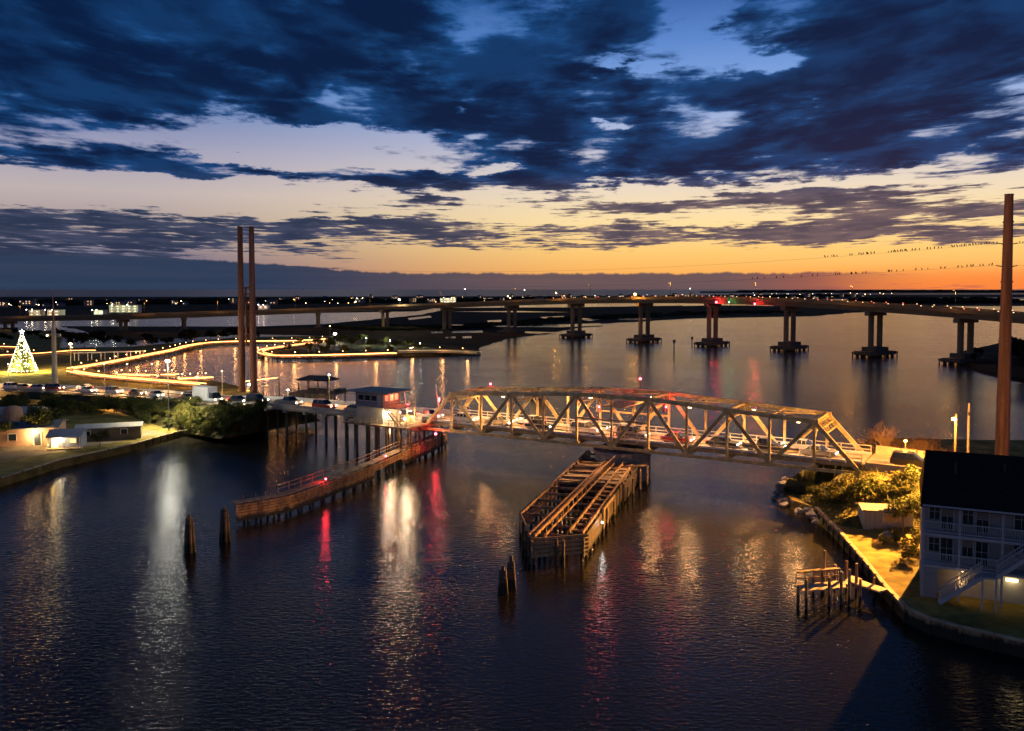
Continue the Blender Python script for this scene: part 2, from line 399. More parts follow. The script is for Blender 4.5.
for i in range(12):
    px = -10 + i * 6.5; yb = 334 + rnd.uniform(-1, 8)
    plant(('far', rnd.randrange(3)), at(px, yb, .8), rnd.uniform(.4, .7), 'tree at the back edge of the park behind the light strings', 'tree', 'trees at the back of the park')
for i, (px, yb, s) in enumerate([(300, 346, .7), (318, 347, .9), (330, 350, .9), (340, 346, .95), (352, 349, 1.0), (362, 345, .9), (372, 349, .9), (385, 346, .7), (396, 350, .8), (408, 349, .8), (420, 352, .7), (288, 352, .6), (310, 352, .7), (325, 354, .6), (345, 354, .65), (368, 354, .6), (390, 354, .55)]):
    plant(('tree', rnd.randrange(4)), at(px, yb, 1), s * 1.15, 'bushy green tree on the lit spit inside the boardwalk loop', 'tree', 'trees on the spit')
for i in range(26):
    px = 968 + rnd.random() ** .8 * 130; yb = 350 + rnd.uniform(-4, 22) if px > 1000 else 356 + rnd.uniform(-2, 12)
    plant(('far', rnd.randrange(3)), at(px, yb, .8), rnd.uniform(.6, 1.15) if px > 985 else rnd.uniform(.4, .6), 'dark tree on the wooded point beyond the tall pole', 'tree', 'trees on the wooded point')
# treelines too far off to count
def woods(name, label, line, dens, r, h, m, cat='trees'):
    mb = MB()
    for (a, b) in zip(line, line[1:]):
        n = max(1, int(abs(b[0] - a[0]) * dens))
        for j in range(n):
            f = random.random(); p = at(a[0] + (b[0] - a[0]) * f, a[1] + (b[1] - a[1]) * f, .8); p.y += random.uniform(0, .12) * p.y; p.x += random.uniform(-5, 5)
            k = random.uniform(.55, 1.25) * (1 + .4 * mnoise.noise(Vector((p.x * .01, 3, 0))))
            hh = h * k; rr = r * random.uniform(.7, 1.4)
            for q in range(3):
                mb.ball((p.x + random.uniform(-rr, rr), p.y, p.z + hh * random.uniform(.3, .62)), hh * .42, (rr / hh * 1.8, 1.2, 1), 1, .3)
    o = mb.build(name, m); tag(o, label, cat, kind='stuff'); return o
woods('island_woods', 'dark low trees among the houses of the far barrier island', [(-40, 306), (120, 304.5), (300, 303.5), (420, 302.5), (560, 301), (700, 299), (860, 296.5)], 1.6, 12, 7.5, M_wood)
woods('marsh_woods', 'black brush growing on the marsh beyond the high bridge', [(330, 330), (420, 331), (500, 327), (560, 322), (700, 315), (800, 313.5)], .5, 6, 1.6, M_wood)
woods('far_point_woods', 'black tree line on the distant marsh islands', [(880, 303.6), (930, 303.4), (1040, 303)], 1.6, 9, 9, M_wood)
woods('mainland_woods', 'thin dark tree line of the far mainland shore', [(760, 292.2), (900, 292), (1060, 291.8)], .6, 60, 16, M_wood)
# ------------------------------------------------------------------ swing bridge
N0, N1 = at(424, 428, 5.0), at(861, 474, 5.0)
U = (N1 - N0); LB = U.length; U.normalize(); V = Vector((-U.y, U.x, 0))
if V.y < 0: V = -V
WB = 8.2; ZB = 5.0; ZD = 6.25
def BP(s, w, z): return Vector((N0.x + U.x * s + V.x * w, N0.y + U.y * s + V.y * w, z))
def T(i): return LB * i / 12.0
TOP = {1: 11.1, 3: 11.75, 5: 12.45, 7: 12.45, 9: 11.75, 11: 11.1}
br = thing('swing_bridge', 'long steel truss swing bridge glowing over the channel on its round centre pier', 'bridge', BP(LB / 2, WB / 2, 0))
def topz(s):
    i = s / LB * 12
    ks = sorted(TOP)
    for a, b in zip(ks, ks[1:]):
        if a <= i <= b: return TOP[a] + (TOP[b] - TOP[a]) * (i - a) / (b - a)
    return TOP[1] if i < 1 else TOP[11]
for w in (0, WB):
    mb = MB()
    for a in range(12): mb.bar(BP(T(a), w, ZB), BP(T(a + 1), w, ZB), .35, .42)
    for a in range(0, 13): mb.box(BP(T(a), w, ZB + .1), (.9, .40, .75), math.atan2(U.y, U.x))
    mb.build('bottom_chord', M_steel, br, True)
    mb = MB()
    for a, b in ((1, 3), (3, 5), (5, 7), (7, 9), (9, 11)): mb.bar(BP(T(a), w, TOP[a]), BP(T(b), w, TOP[b]), .55, .55)
    for a in TOP: mb.box(BP(T(a), w, TOP[a] - .12), (1.0, .44, .7), math.atan2(U.y, U.x))
    mb.build('top_chord', M_steel, br, True)
    for a, b in ((0, 1), (12, 11)): MB().bar(BP(T(a), w, ZB), BP(T(b), w, TOP[b]), .5, .5).build('end_post', M_steel, br, True)
    for a in range(1, 11):
        lo, hi = (a, a + 1) if a % 2 == 0 else (a + 1, a)
        p, q = BP(T(lo), w, ZB), BP(T(hi), w, TOP[hi]); mb = MB()
        side = U * .13
        for sgn in (-1, 1): mb.bar(p + side * sgn, q + side * sgn, .14, .32)
        for j in range(9): mb.bar(p.lerp(q, (j + .2) / 9) - side, p.lerp(q, (j + .8) / 9) + side, .05, .05)
        mb.build('diagonal', M_steel, br, True)
    for a in range(1, 12):
        MB().bar(BP(T(a), w, ZB), BP(T(a), w, topz(T(a))), .3, .3).build('vertical', M_steel, br, True)
    # half height struts in the panels over the pier
    mb = MB()
    for a, b in ((5, 6), (6, 7)): mb.bar(BP(T(a), w, 9.0), BP(T(b), w, 9.0), .2, .24)
    mb.build('middle_strut', M_steel, br, True)
for i in (1, 3, 5, 7, 9, 11):
    mb = MB(); z = TOP[i]; s = T(i)
    mb.bar(BP(s, 0, z), BP(s, WB, z), .32, .34); mb.bar(BP(s, 0, z - 1.25), BP(s, WB, z - 1.25), .18, .2)
    for j in range(6):
        a, b = WB * j / 6, WB * (j + 1) / 6
        mb.bar(BP(s, a, z - (1.25 if j % 2 else 0)), BP(s, b, z - (0 if j % 2 else 1.25)), .12, .12)
    for w, ww in ((0, 1.5), (WB, WB - 1.5)): mb.bar(BP(s, w, z - 2.7), BP(s, ww, z - 1.25), .16, .16)
    mb.build('portal_frame' if i in (1, 11) else 'sway_frame', M_steel, br, True)
for a, b in ((0, 1), (12, 11)):   # lattice across the sloping end posts
    mb = MB()
    for f in (.76, .86, .96): mb.bar(BP(T(a), 0, ZB).lerp(BP(T(b), 0, TOP[b]), f), BP(T(a), WB, ZB).lerp(BP(T(b), WB, TOP[b]), f), .16, .2)
    for j in range(1, 5):
        w = WB * j / 5; mb.bar(BP(T(a), w, ZB).lerp(BP(T(b), w, TOP[b]), .76), BP(T(a), w, ZB).lerp(BP(T(b), w, TOP[b]), .96), .14, .14)
    mb.build('portal_lattice', M_steel, br, True)
mb = MB()
for a, b in ((1, 3), (3, 5), (5, 7), (7, 9), (9, 11)):
    mb.bar(BP(T(a), 0, TOP[a] - .05), BP(T(b), WB, TOP[b] - .05), .2, .16); mb.bar(BP(T(a), WB, TOP[a] + .06), BP(T(b), 0, TOP[b] + .06), .2, .16)
    m_ = (T(a) + T(b)) / 2; mb.bar(BP(m_, 0, topz(m_)), BP(m_, WB, topz(m_)), .2, .2)
mb.build('lateral_bracing', M_steel, br, True)
mb = MB()
for a in range(13): mb.bar(BP(T(a), 0, ZB + .3), BP(T(a), WB, ZB + .3), .28, .7)
for w in (1.2, 2.7, 4.1, 5.5, 7.0): mb.bar(BP(0, w, ZB + .72), BP(LB, w, ZB + .72), .2, .4)
mb.build('floor_beam', M_steel, br, True)
mb = MB(); mb.bar(BP(-.1, WB / 2, ZD - .14), BP(LB + .1, WB / 2, ZD - .14), WB - 1.0, .22); mb.build('deck', M_deck, br, True)
for w in (.62, WB - .62):
    mb = MB(); mb.bar(BP(-.1, w, ZD + .09), BP(LB + .1, w, ZD + .09), .28, .24); mb.build('kerb', M_white, br, True)
for w in (.42, WB - .42):
    mb = MB()
    for z in (.55, 1.05): mb.bar(BP(0, w, ZD + z), BP(LB, w, ZD + z), .07, .12)
    for k in range(37): mb.box(BP(LB * k / 36, w, ZD + .45), (.09, .09, 1.2))
    mb.build('railing', mat('pale guard rail', (.55, .50, .42), .6, .15, 2), br, True)
mb = MB()
for w in (WB / 2 - .12, WB / 2 + .12): mb.bar(BP(0, w, ZD - .022), BP(LB, w, ZD - .022), .11, .004)
mb.build('centre_line', mat('yellow road paint', (.65, .42, .05), .6, .1, 2), br, True)
# walkway for the machinery on the far side and its cabinet
mb = MB(); s = T(3) - .3; mb.box(BP(s, WB + 1.0, 8.2), (2.4, 1.5, 3.4), math.atan2(U.y, U.x)); mb.box(BP(s, WB + 1.0, 10.0), (2.8, 1.9, .16), math.atan2(U.y, U.x)); mb.bar(BP(s, WB + .1, 6.3), BP(s, WB + 1.8, 6.3), 2.6, .2)
mb.build('machinery_cabinet', M_dark, br, True)
# centre control platform in the truss
mb = MB(); s = LB / 2; an = math.atan2(U.y, U.x)
mb.box(BP(s, WB / 2, 10.9), (3.6, WB - .6, .16), an)
for w in (.5, WB - .5):
    mb.bar(BP(s - 1.8, w, 11.9), BP(s + 1.8, w, 11.9), .06, .08); mb.bar(BP(s - 1.8, w, 11.4), BP(s + 1.8, w, 11.4), .05, .06)
for q in (-1.8, 1.8):
    mb.bar(BP(s + q, .5, 10.9), BP(s + q, .5, 12), .08, .08); mb.bar(BP(s + q, WB - .5, 10.9), BP(s + q, WB - .5, 12), .08, .08)
mb.build('gantry_platform', M_steel, br, True)
g_red = glow('red signal glow', (1, .03, .05), 60.0)
def siglight(parent, p, r=.16, name='navigation_light', m=None, col=(1, .04, .05), e=60, h=.5):
    st = MB().tube((p.x, p.y, p.z - h), (p.x, p.y, p.z - r * .7), .05, .05, 6).build('light_post', M_dark, parent, True)
    b = MB().ball(p, r, sub=2).build(name, m or g_red, parent, True)
    if e: point('signal_lamp', p - parent.location + Vector((0, -r - .2, 0)), col, e, .1, parent)
    return b
siglight(br, BP(T(1) + 2.2, WB, TOP[1] + .9), e=25, h=.7)
siglight(br, BP(LB / 2 + 1.0, WB, TOP[5] + 1.9), e=60, h=2.0)
siglight(br, BP(2.6, -.3, 4.3), .2, e=160, h=-.5)
for s, w in ((LB / 2 - 3, 1.6), (LB / 2 + 5.5, WB - 1.6)):   # the traffic signals hung in the middle of the truss
    p = BP(s, w, 10.3); b = MB().box(p, (.4, .4, 1.1), an).build('traffic_signal', M_dark, br, True)
    MB().ball(p + U * .25 + Vector((0, 0, .3)), .14).build('signal_lens', g_red, b, True); point('signal_lamp', p + U * .7 - V * .3 - br.location, (1, .08, .10), 210, .3, br)
# lamps added below the top chords to make the deck glow
g_warm = glow('warm lamp glow', WARM, 30.0); g_white = glow('white lamp glow', WHITE, 60.0); g_sod = glow('sodium lamp glow', SODIUM, 60.0)
for i, w in ((1.3, WB - 1.2), (2.6, 1.2), (4, WB - 1.2), (5.3, 1.2), (6.6, WB - 1.2), (8, 1.2), (9.3, WB - 1.2), (10.6, 1.2)):
    p = BP(T(i), w, topz(T(i)) - .45); MB().box(p, (.55, .3, .16), an).box(p - Vector((0, 0, .12)), (.4, .22, .06), an, 1).build('added_deck_lamp', [M_dark, g_warm], br, True)
    point('added_deck_light', p - Vector((0, 0, .35)) - br.location, (1, .48, .16), 7500, .25, br, spot=((0, 0, -1), R(158)))
# ------------------------------------------------------------------ centre pier and timber fenders
c = BP(LB / 2, WB / 2, 0)
pr = thing('centre_pier', 'round concrete pier under the middle of the swing bridge', 'pier', c)
MB().tube((c.x, c.y, -2), (c.x, c.y, 3.7), 4.1, 4.1, 32).tube((c.x, c.y, 3.7), (c.x, c.y, 4.2), 4.4, 4.4, 32).build('pier_shaft', M_conc, pr, True)
MB().tube((c.x, c.y, 4.2), (c.x, c.y, 4.75), 3.0, 3.0, 24).build('turntable', M_dark, pr, True)
fd = Vector((.295, .955, 0)).normalized(); fp = Vector((fd.y, -fd.x, 0))
tip = at(533, 538, 3.0)
def FP(a, b, z=3.0): return Vector((tip.x + fd.x * a + fp.x * b, tip.y + fd.y * a + fp.y * b, z))
FL = 48.0
dr = thing('draw_fender', 'long boat-shaped timber fender pier pointing toward the viewer under the bridge centre', 'fender pier', FP(20, 0, 0))
# plank face at the blunt tip
mb = MB()
for k in range(5): mb.bar(FP(0, 0, 2.85 - k * .42), FP(3.1, 5.0, 2.85 - k * .42), .16, .27)
mb.build('plank_face', mat('pale plank timber', (.36, .25, .12), .8, .35, 1.5, streak=(1, 1, .2)), dr, True)
mb = MB()
for k in range(5): mb.bar(FP(0, 0, 2.85 - k * .45), FP(9.0, -4.0, 2.85 - k * .45), .16, .27); mb.bar(FP(9.0, -4.0, 2.85 - k * .45), FP(FL, -4.6, 2.85 - k * .45), .16, .27)
mb.build('wale_wall', M_timber, dr, True)
mb = MB()
for b in (-.55, .05): mb.bar(FP(0.5, b, 3.1), FP(FL, b + .4, 3.1), .16, .30)
mb.bar(FP(1.0, -.25, 3.02), FP(FL, .15, 3.02), .75, .08)
mb.build('catwalk', M_timber, dr, True)
mb = MB()
for b in (.9,): mb.bar(FP(1, b, 3.0), FP(FL, b + .3, 3.0), .16, .16)
mb.bar(FP(1, 1.1, 4.0), FP(FL, 1.2, 4.0), .08, .08)
for k in range(20): mb.bar(FP(1 + k * 2.4, 1.1, 3), FP(1 + k * 2.4, 1.1, 4.0), .09, .09)
mb.build('handrail', M_timber, dr, True)
mb = MB()
for b0, b1 in ((3.0, 2.4), (4.4, 3.8)): mb.bar(FP(3, b0, 3.05), FP(40, b1, 3.05), .18, .26)
for k in range(17): mb.bar(FP(4 + k * 2.2, 2.9 - k * .035, 3.0), FP(4 + k * 2.2, 4.3 - k * .035, 3.0), .55, .12)
mb.build('ladder_walk', M_timber, dr, True)
for k in range(14):
    mb = MB(); a = 3 + k * 3.3; bl = -4.0 if a > 9 else -4.0 * a / 9
    mb.bar(FP(a, bl, 2.7), FP(a + .2, -.5, 2.7), .22, .28)
    mb.build('cross_beam', M_timber, dr, True); MB().bar(FP(a, .4, 2.6), FP(a, 3.0, 2.6), .2, .22).build('cross_beam', M_timber, dr, True)
mb = MB()
for k in range(22):
    a = 1 + k * 2.2; bl = -4.0 if a > 9 else -4.0 * a / 9
    for b in (bl - .22, -.2, 2.2, 4.3 if a > 2.5 else 2.9):
        if random.random() < .93: MB().tube(FP(a, b, -1.5), FP(a, b, 2.75 + random.uniform(-.1, .35)), .17, .15, 7).build('fender_pile', M_pile, dr, True)
mb = MB()
for k, (px, y0, y1) in enumerate([(596, 513, 541), (603, 508, 536), (607, 506, 530), (614, 501, 522), (628, 487, 504), (633, 478, 501), (640, 470, 496), (647, 462, 491)]):
    p = at(px, y1, 0); q = aty(px, y0, p.y); MB().tube((p.x, p.y, -1), (p.x, p.y, min(q.z, 3.6)), .16, .15, 7).build('outer_pile', mat('pale pile timber', (.30, .22, .13), .85, .4, 1.5, bump=.4, tide=True), dr, True)
mb = MB(); a_, b_ = at(627, 492, 0), at(647, 491, 0); mb.bar((a_.x, a_.y, 3.6), (b_.x, b_.y, 3.6), .2, .24); a_, b_ = at(603, 536, 0), at(614, 522, 0); mb.bar((a_.x, a_.y, 3.0), (b_.x, b_.y, 3.2), .2, .24)
mb.build('pile_cap_beam', MATS['pale pile timber'], dr, True)
mb = MB(); mb.bar(FP(28, 0, 1.4), FP(44, 0, 1.4), 9, 2.3); mb.build('crib', M_pile, dr, True)
mb = MB()
for k in range(5): mb.bar(FP(2.5, 4.62, 2.5 - k * .42), FP(42, 4.02, 2.5 - k * .42), .12, .36)
mb.build('shade_planking', M_pile, dr, True)  # dark planks added to stand for the shade beneath the ladder walk
siglight(dr, FP(10.5, 5.0, 2.2), .09, 'fender_light', g_white, (1, .95, .85), 12, .4)
# curved fender wall from the west end of the truss
fw_px = [(447, 441), (428, 449.5), (402, 460), (374, 473), (345, 484), (312, 496), (288, 504), (262, 509), (236, 513)]
fz = 2.35
FW = [at(x, y - 8, fz) for x, y in fw_px]
fw = thing('fender_wall', 'curved timber fender wall with planked face and catwalk, left of the bridge', 'fender wall', (FW[4].x, FW[4].y, 0))
mb = MB()
for i, (a, b) in enumerate(zip(FW, FW[1:])):
    for k in range(6):
        if i == 2 and k > 2: continue
        z = fz - .16 - k * .34; o = Vector((0, 0, z - fz)); mb.bar(a + o, b + o, .14, .25)
mb.build('plank_face', mat('orange brown plank', (.34, .20, .085), .8, .6, 1.6, bump=.5, streak=(1, 1, .5), tide=True), fw, True)
mb = MB()
def fback(i):
    d = (FW[min(len(FW) - 1, i + 1)] - FW[max(0, i - 1)]).normalized(); v = Vector((-d.y, d.x, 0)); return v if v.x - v.y < 0 else -v
FB = [fback(i) for i in range(len(FW))]
for i, (a, b) in enumerate(zip(FW, FW[1:])):
    for w in (.5, 1.0, 1.5): mb.bar(a + FB[i] * w + Vector((0, 0, .1)), b + FB[i + 1] * w + Vector((0, 0, .1)), .42, .07)
mb.build('catwalk', M_timber, fw, True)
mb = MB()
for i, (a, b) in enumerate(zip(FW, FW[1:])):
    h = Vector((0, 0, 1.15)); h2 = Vector((0, 0, .65)); bk = FB[i] * 1.75; bk2 = FB[i + 1] * 1.75
    if i < 6: mb.bar(a + bk + h, b + bk2 + h, .08, .1); mb.bar(a + bk + h2, b + bk2 + h2, .06, .08)
    n = max(2, int((b - a).length / 2.2))
    for k in range(n): p = a.lerp(b, k / n) + bk; mb.bar(p, p + (h if i < 6 else h2), .1, .1)
mb.build('handrail', M_timber, fw, True)
mb = MB()
for i, (a, b) in enumerate(zip(FW, FW[1:])):
    n = max(2, int((b - a).length / 2.4))
    for k in range(n):
        for w in (.32, 1.7): p = a.lerp(b, k / n) + FB[i].lerp(FB[i + 1], k / n) * w; MB().tube((p.x, p.y, -1.5), (p.x, p.y, fz + (.1 if w < 1 else .0)), .16, .14, 7).build('fender_pile', M_pile, fw, True)
for j, e in ((5, 45), (3, 10)):
    siglight(fw, FW[j].lerp(FW[j - 1], .4) + Vector((0, 0, .55)), .12, 'navigation_light', e=e * 1.5, h=.5)
# dolphins: clusters of piles standing alone
def dolphin(px, yb, h, lab, n=7, r=.44, grp=None):
    p = at(px, yb, 0); d = thing('mooring_dolphin', lab, 'dolphin', p, 0, grp)
    mb = MB()
    for k in range(n):
        a = k * 6.28 / max(1, n - 1); rr = 0 if k == 0 else r
        hh = h + (.25 if k == 0 else random.uniform(-.35, 0)); MB().tube((math.cos(a) * rr * 1.35, math.sin(a) * rr * 1.35, -1.5), (math.cos(a) * rr * .55, math.sin(a) * rr * .55, hh), .2, .17, 8).build('pile', M_pile, d)
    MB().tube((0, 0, h - .9), (0, 0, h - .75), r * .85 + .12, r * .85 + .12, 14).build('cable_wrap', M_dark, d)
dolphin(225, 541, 3.6, 'pile cluster standing just off the left tip of the curved fender wall')
dolphin(190, 552, 3.8, 'leftmost pile cluster standing alone in the dark water')
dolphin(503, 594, 2.4, 'low pile stub before the tip of the boat-shaped fender pier', 3, .3)
dolphin(511, 590, 3.0, 'taller thin pile pair beside the low stub at the fender tip', 3, .3)
# ------------------------------------------------------------------ causeway and west approach
RD = [Vector((N0.x, N0.y, ZD)), BP(-39, 0, 6.0), at(190, 403, 4.9), at(130, 396.5, 3.4), at(51, 391.8, 2.6), at(-40, 389, 2.4), at(-200, 384, 2.4), at(-420, 380, 2.4)]
def perp(i):
    a = RD[max(0, i - 1)]; b = RD[min(len(RD) - 1, i + 1)]; d = (b - a); d.z = 0; d.normalize(); v = Vector((-d.y, d.x, 0)); return v if v.y > 0 else -v
RP = [perp(i) for i in range(len(RD))]
def strip(i0, i1, w0, w1, dz0, dz1, mb, m=0):
    for i in range(i0, i1):
        vs = []
        for (p, v) in ((RD[i], RP[i]), (RD[i + 1], RP[i + 1])):
            for w, z in ((w0, dz0), (w1, dz0), (w1, dz1), (w0, dz1)): vs.append(p + v * w + Vector((0, 0, z)))
        mb.add(vs, [(0, 1, 5, 4), (1, 2, 6, 5), (2, 3, 7, 6), (3, 0, 4, 7), (3, 2, 1, 0), (4, 5, 6, 7)], m)
    return mb
o = strip(1, 7, .3, 8.0, -.3, -.01, MB()).build('causeway_road', M_deck); o['kind'] = 'structure'
o = strip(1, 7, .62, .78, -.012, .004, MB()); strip(1, 7, 7.5, 7.66, -.012, .004, o); strip(1, 7, 4.0, 4.14, -.012, .004, o); o = o.build('road_markings', M_white); o['kind'] = 'structure'
mb = MB()
for i in range(1, 7):   # embankment
    vs = []
    for p, v in ((RD[i], RP[i]), (RD[i + 1], RP[i + 1])):
        hgt = p.z - .9
        for w, z in ((-1.2 - hgt * 1.5, .9), (-1.2, p.z - .2), (9.6, p.z - .2), (9.6 + hgt * 1.3, .9)): vs.append((p.x + v.x * w, p.y + v.y * w, z))
    mb.add(vs, [(0, 1, 5, 4), (1, 2, 6, 5), (2, 3, 7, 6), (0, 4, 7, 3)] + ([(0, 3, 2, 1)] if i == 1 else []))
o = mb.build('causeway_embankment', M_scrub); o['kind'] = 'structure'
ap = thing('approach_trestle', 'low concrete trestle carrying the causeway to the swing bridge on rows of piles', 'bridge', BP(-20, 4, 0))
mb = MB(); mb.bar(BP(-39.2, WB / 2, 5.78), BP(-.3, WB / 2, 6.02), WB + .5, .42); mb.build('deck_slab', M_deck, ap, True)
for w in (-.1, WB + .1):
    mb = MB(); mb.bar(BP(-39.2, w, 6.35), BP(-.3, w, 6.6), .25, .75 if w > 1 else .6); mb.build('parapet', M_white if w > 1 else M_conc, ap, True)
for k in range(8):
    s = -37 + k * 5.0; z = 5.5
    mb = MB(); mb.bar(BP(s, -.3, z), BP(s, WB + .3, z), .7, .7); b = mb.build('pile_cap', M_conc, ap, True)
    for w in (.3, 2.8, 5.3, 7.8): MB().tube(BP(s, w, -1.5), BP(s, w, z - .2), .17, .17, 8).build('pile', M_pile, b, True)
# low guard rail on the causeway
mb = MB(); strip(1, 7, 8.3, 8.5, .1, .72, mb); o = mb.build('concrete_barrier', M_white); tag(o, 'low pale barrier along the far edge of the causeway road', 'barrier')
mb = MB(); strip(1, 6, -.2, -.12, .42, .66, mb)
for i in range(1, 6):
    n = int((RD[i + 1] - RD[i]).length / 3)
    for j in range(n): p = RD[i].lerp(RD[i + 1], j / n) + RP[i] * -.1; mb.box(p + Vector((0, 0, .2)), (.12, .12, .8))
o = mb.build('guard_rail', mat('galvanised rail', (.42, .42, .40), .4, .15, 3, metal=.6)); tag(o, 'thin metal guard rail along the near edge of the causeway road', 'guard rail')
# ------------------------------------------------------------------ tender house
hx = thing('bridge_tender_house', 'two-level bridge tender house on piles with a flat overhanging roof beside the bridge end', 'tender house', BP(-7, -2.6, 0))
def HP(s, w, z): return BP(s, w, z)
def slab(s0, s1, w0, w1, z0, z1, mb=None, m=0):
    mb = mb or MB(); c_ = BP((s0 + s1) / 2, (w0 + w1) / 2, (z0 + z1) / 2); return mb.box(c_, (s1 - s0, w1 - w0, z1 - z0), an, m)
M_hw = mat('grey clapboard', (.24, .24, .25), .8, .15, .7, streak=(.2, .2, 9)); M_hl = mat('cream stucco', (.50, .46, .36), .8, .12, .7)
M_glass = mat('dark window glass', (.02, .025, .03), .08, .2, .3)
slab(-10.2, -4.6, -5.0, -.5, 5.9, 8.65).build('lower_wall', M_hl, hx, True)
up = slab(-10.3, -4.5, -5.1, -.4, 8.75, 11.0).build('upper_wall', M_hw, hx, True)
slab(-11.6, -2.6, -6.0, .5, 11.0, 11.22).build('roof', mat('tan membrane roof', (.36, .31, .25), .8, .15, .8), hx, True)
slab(-10.7, -1.4, -5.3, -.3, 8.60, 8.75).build('balcony_floor', M_conc, hx, True)
for s in (-9.6, -8.2, -6.8): 
    w_ = slab(s, s + .95, -5.14, -5.08, 9.65, 10.55).build('window', M_glass, hx, True); mb = MB(); slab(s - .06, s + 1.01, -5.17, -5.12, 9.55, 9.65, mb); slab(s - .06, s + 1.01, -5.17, -5.12, 10.55, 10.63, mb); mb.build('window_frame', M_white, w_, True)
w_ = slab(-5.6, -4.9, -5.14, -5.08, 8.85, 10.7).build('door', mat('painted door', (.40, .40, .38), .6, .1, 1), hx, True)
for w in (-4.6, -3.3, -2.0): slab(-4.52, -4.44, w, w + .8, 9.6, 10.6).build('window', glow('dim red room glow', (1, .16, .06), .5), hx, True)
mb = MB()
for z in (9.3, 9.75): 
    mb.bar(HP(-4.5, -5.2, z), HP(-1.4, -5.2, z), .06, .07); mb.bar(HP(-1.4, -5.2, z), HP(-1.4, -.4, z), .06, .07)
for s in (-3.9, -2.9, -1.9, -1.4): mb.bar(HP(s, -5.2, 8.7), HP(s, -5.2, 9.75), .07, .07)
for w in (-3.6, -2, -.4): mb.bar(HP(-1.4, w, 8.7), HP(-1.4, w, 9.75), .07, .07)
for s, w in ((-1.5, -5.1), (-1.5, -.5)): mb.bar(HP(s, w, 6.2), HP(s, w, 8.6), .14, .14)
mb.build('balcony_rail', M_steel, hx, True)
slab(-12.2, 1.2, -6.2, -.4, 5.65, 5.9).build('platform', M_timber, hx, True)
mb = MB()
for z in (6.4, 6.9): mb.bar(HP(-12.1, -6.1, z), HP(1.1, -6.1, z), .06, .08)
for k in range(12): mb.bar(HP(-12.1 + k * 1.2, -6.1, 5.9), HP(-12.1 + k * 1.2, -6.1, 6.95), .07, .07)
mb.build('railing', M_steel, hx, True)
mb = MB()
for s in (-11.6, -9.4, -7.2, -5, -2.6, -.2):
    for w in (-5.8, -3.4, -.9): MB().tube(HP(s, w, -1.5), HP(s, w, 5.6), .18 if s != -5 else .36, .18 if s != -5 else .36, 8).build('pile', M_pile, hx, True)
mb = MB()   # stair to the fender catwalk
a_, b_ = HP(.9, -5.6, 5.8), FW[0] + Vector((-3.0, .8, .2))
for q in (-.45, .45): mb.bar(a_ + V * q, b_ + V * q, .1, .26)
for k in range(11): p = a_.lerp(b_, (k + .5) / 11); mb.bar(p - V * .45, p + V * .45, .25, .05)
for q in (-.5, .5): mb.bar(a_ + V * q + Vector((0, 0, 1)), b_ + V * q + Vector((0, 0, 1)), .06, .06)
mb.build('stair', mat('pale stair timber', (.50, .42, .30), .8, .2, 1.5), hx, True)
mb = MB(); a_, b_ = HP(-3.4, -5.6, 8.7), HP(-.4, -5.6, 5.95)
for q in (-.4, .4): mb.bar(a_ + V * q, b_ + V * q, .08, .2)
for k in range(11): p = a_.lerp(b_, (k + .5) / 11); mb.bar(p - V * .4, p + V * .4, .22, .04)
mb.build('upper_stair', M_steel, hx, True)
p = HP(-4.1, -4.3, 8.1); MB().box(p, (.5, .5, .25), an).box(p + U * .1 - Vector((0, 0, .18)), (.62, .55, .16), an, 1).build('flood_lamp', [M_dark, glow('flood glow', WHITE, 160)], hx, True)
point('flood_light', p + U * .9 - V * .9 - Vector((0, 0, .35)) - hx.location, (1, .70, .36), 420, .2, hx)
p = HP(-2.0, -1.2, 8.0); MB().box(p, (.6, .4, .2), an).box(p - Vector((0, 0, .14)), (.5, .35, .1), an, 1).build('flood_lamp', [M_dark, glow('warm flood glow', WARM, 160)], hx, True)
point('flood_light', p - Vector((0, 0, .6)) - hx.location, (1, .60, .26), 500, .2, hx)
point('under_light', BP(-2.2, -5.8, 5.1) - hx.location, (1, .62, .28), 260, .2, hx)
p = BP(.9, -6.15, 7.4); MB().tube(BP(.9, -6.15, 5.9), p, .07, .06, 6).ball(p, .2, sub=2, m=1).build('added_channel_lamp', [M_steel, MATS['flood glow']], hx, True)  # lamp added to put glitter on the water and light the fender
point('added_channel_light', p + Vector((.1, -.5, -.1)) - hx.location, (1, .80, .46), 1500, .3, hx, spot=((-.12, -1, -.62), R(140)))
point('red_room_light', HP(-3.6, -2.5, 10.3) - hx.location, (1, .16, .06), 90, .3, hx)
# ------------------------------------------------------------------ high-level bridge
M_hb = mat('high bridge concrete', (.15, .115, .07), .85, .2, .15)
HB = [(-420, 640, 4.0), (-120, 610, 6.5), (0, 575, 9.3), (117, 541, 11.8), (185, 560, 12.6), (250, 580, 13.3), (317, 600, 14.6), (380, 590, 16.8), (441, 560, 18.9), (505, 532, 21.0), (568, 490, 22.9), (636, 447, 24.0), (705, 415, 24.3), (782, 386, 23.7), (866, 352, 22.2), (955, 317, 20.6), (1052, 285, 18.8), (1165, 255, 16.6), (1290, 230, 14.5)]
HC = [Vector(((px - 512) / F * Y, Y, z)) for px, Y, z in HB]
def catmull(P, n=6):
    out = []
    for i in range(len(P) - 1):
        p0, p1, p2, p3 = P[max(0, i - 1)], P[i], P[i + 1], P[min(len(P) - 1, i + 2)]
        for j in range(n):
            t = j / n; out.append(.5 * ((2 * p1) + (p2 - p0) * t + (2 * p0 - 5 * p1 + 4 * p2 - p3) * t * t + (3 * p1 - 3 * p2 + p3 - p0) * t ** 3))
    return out + [P[-1]]
HS = catmull(HC)
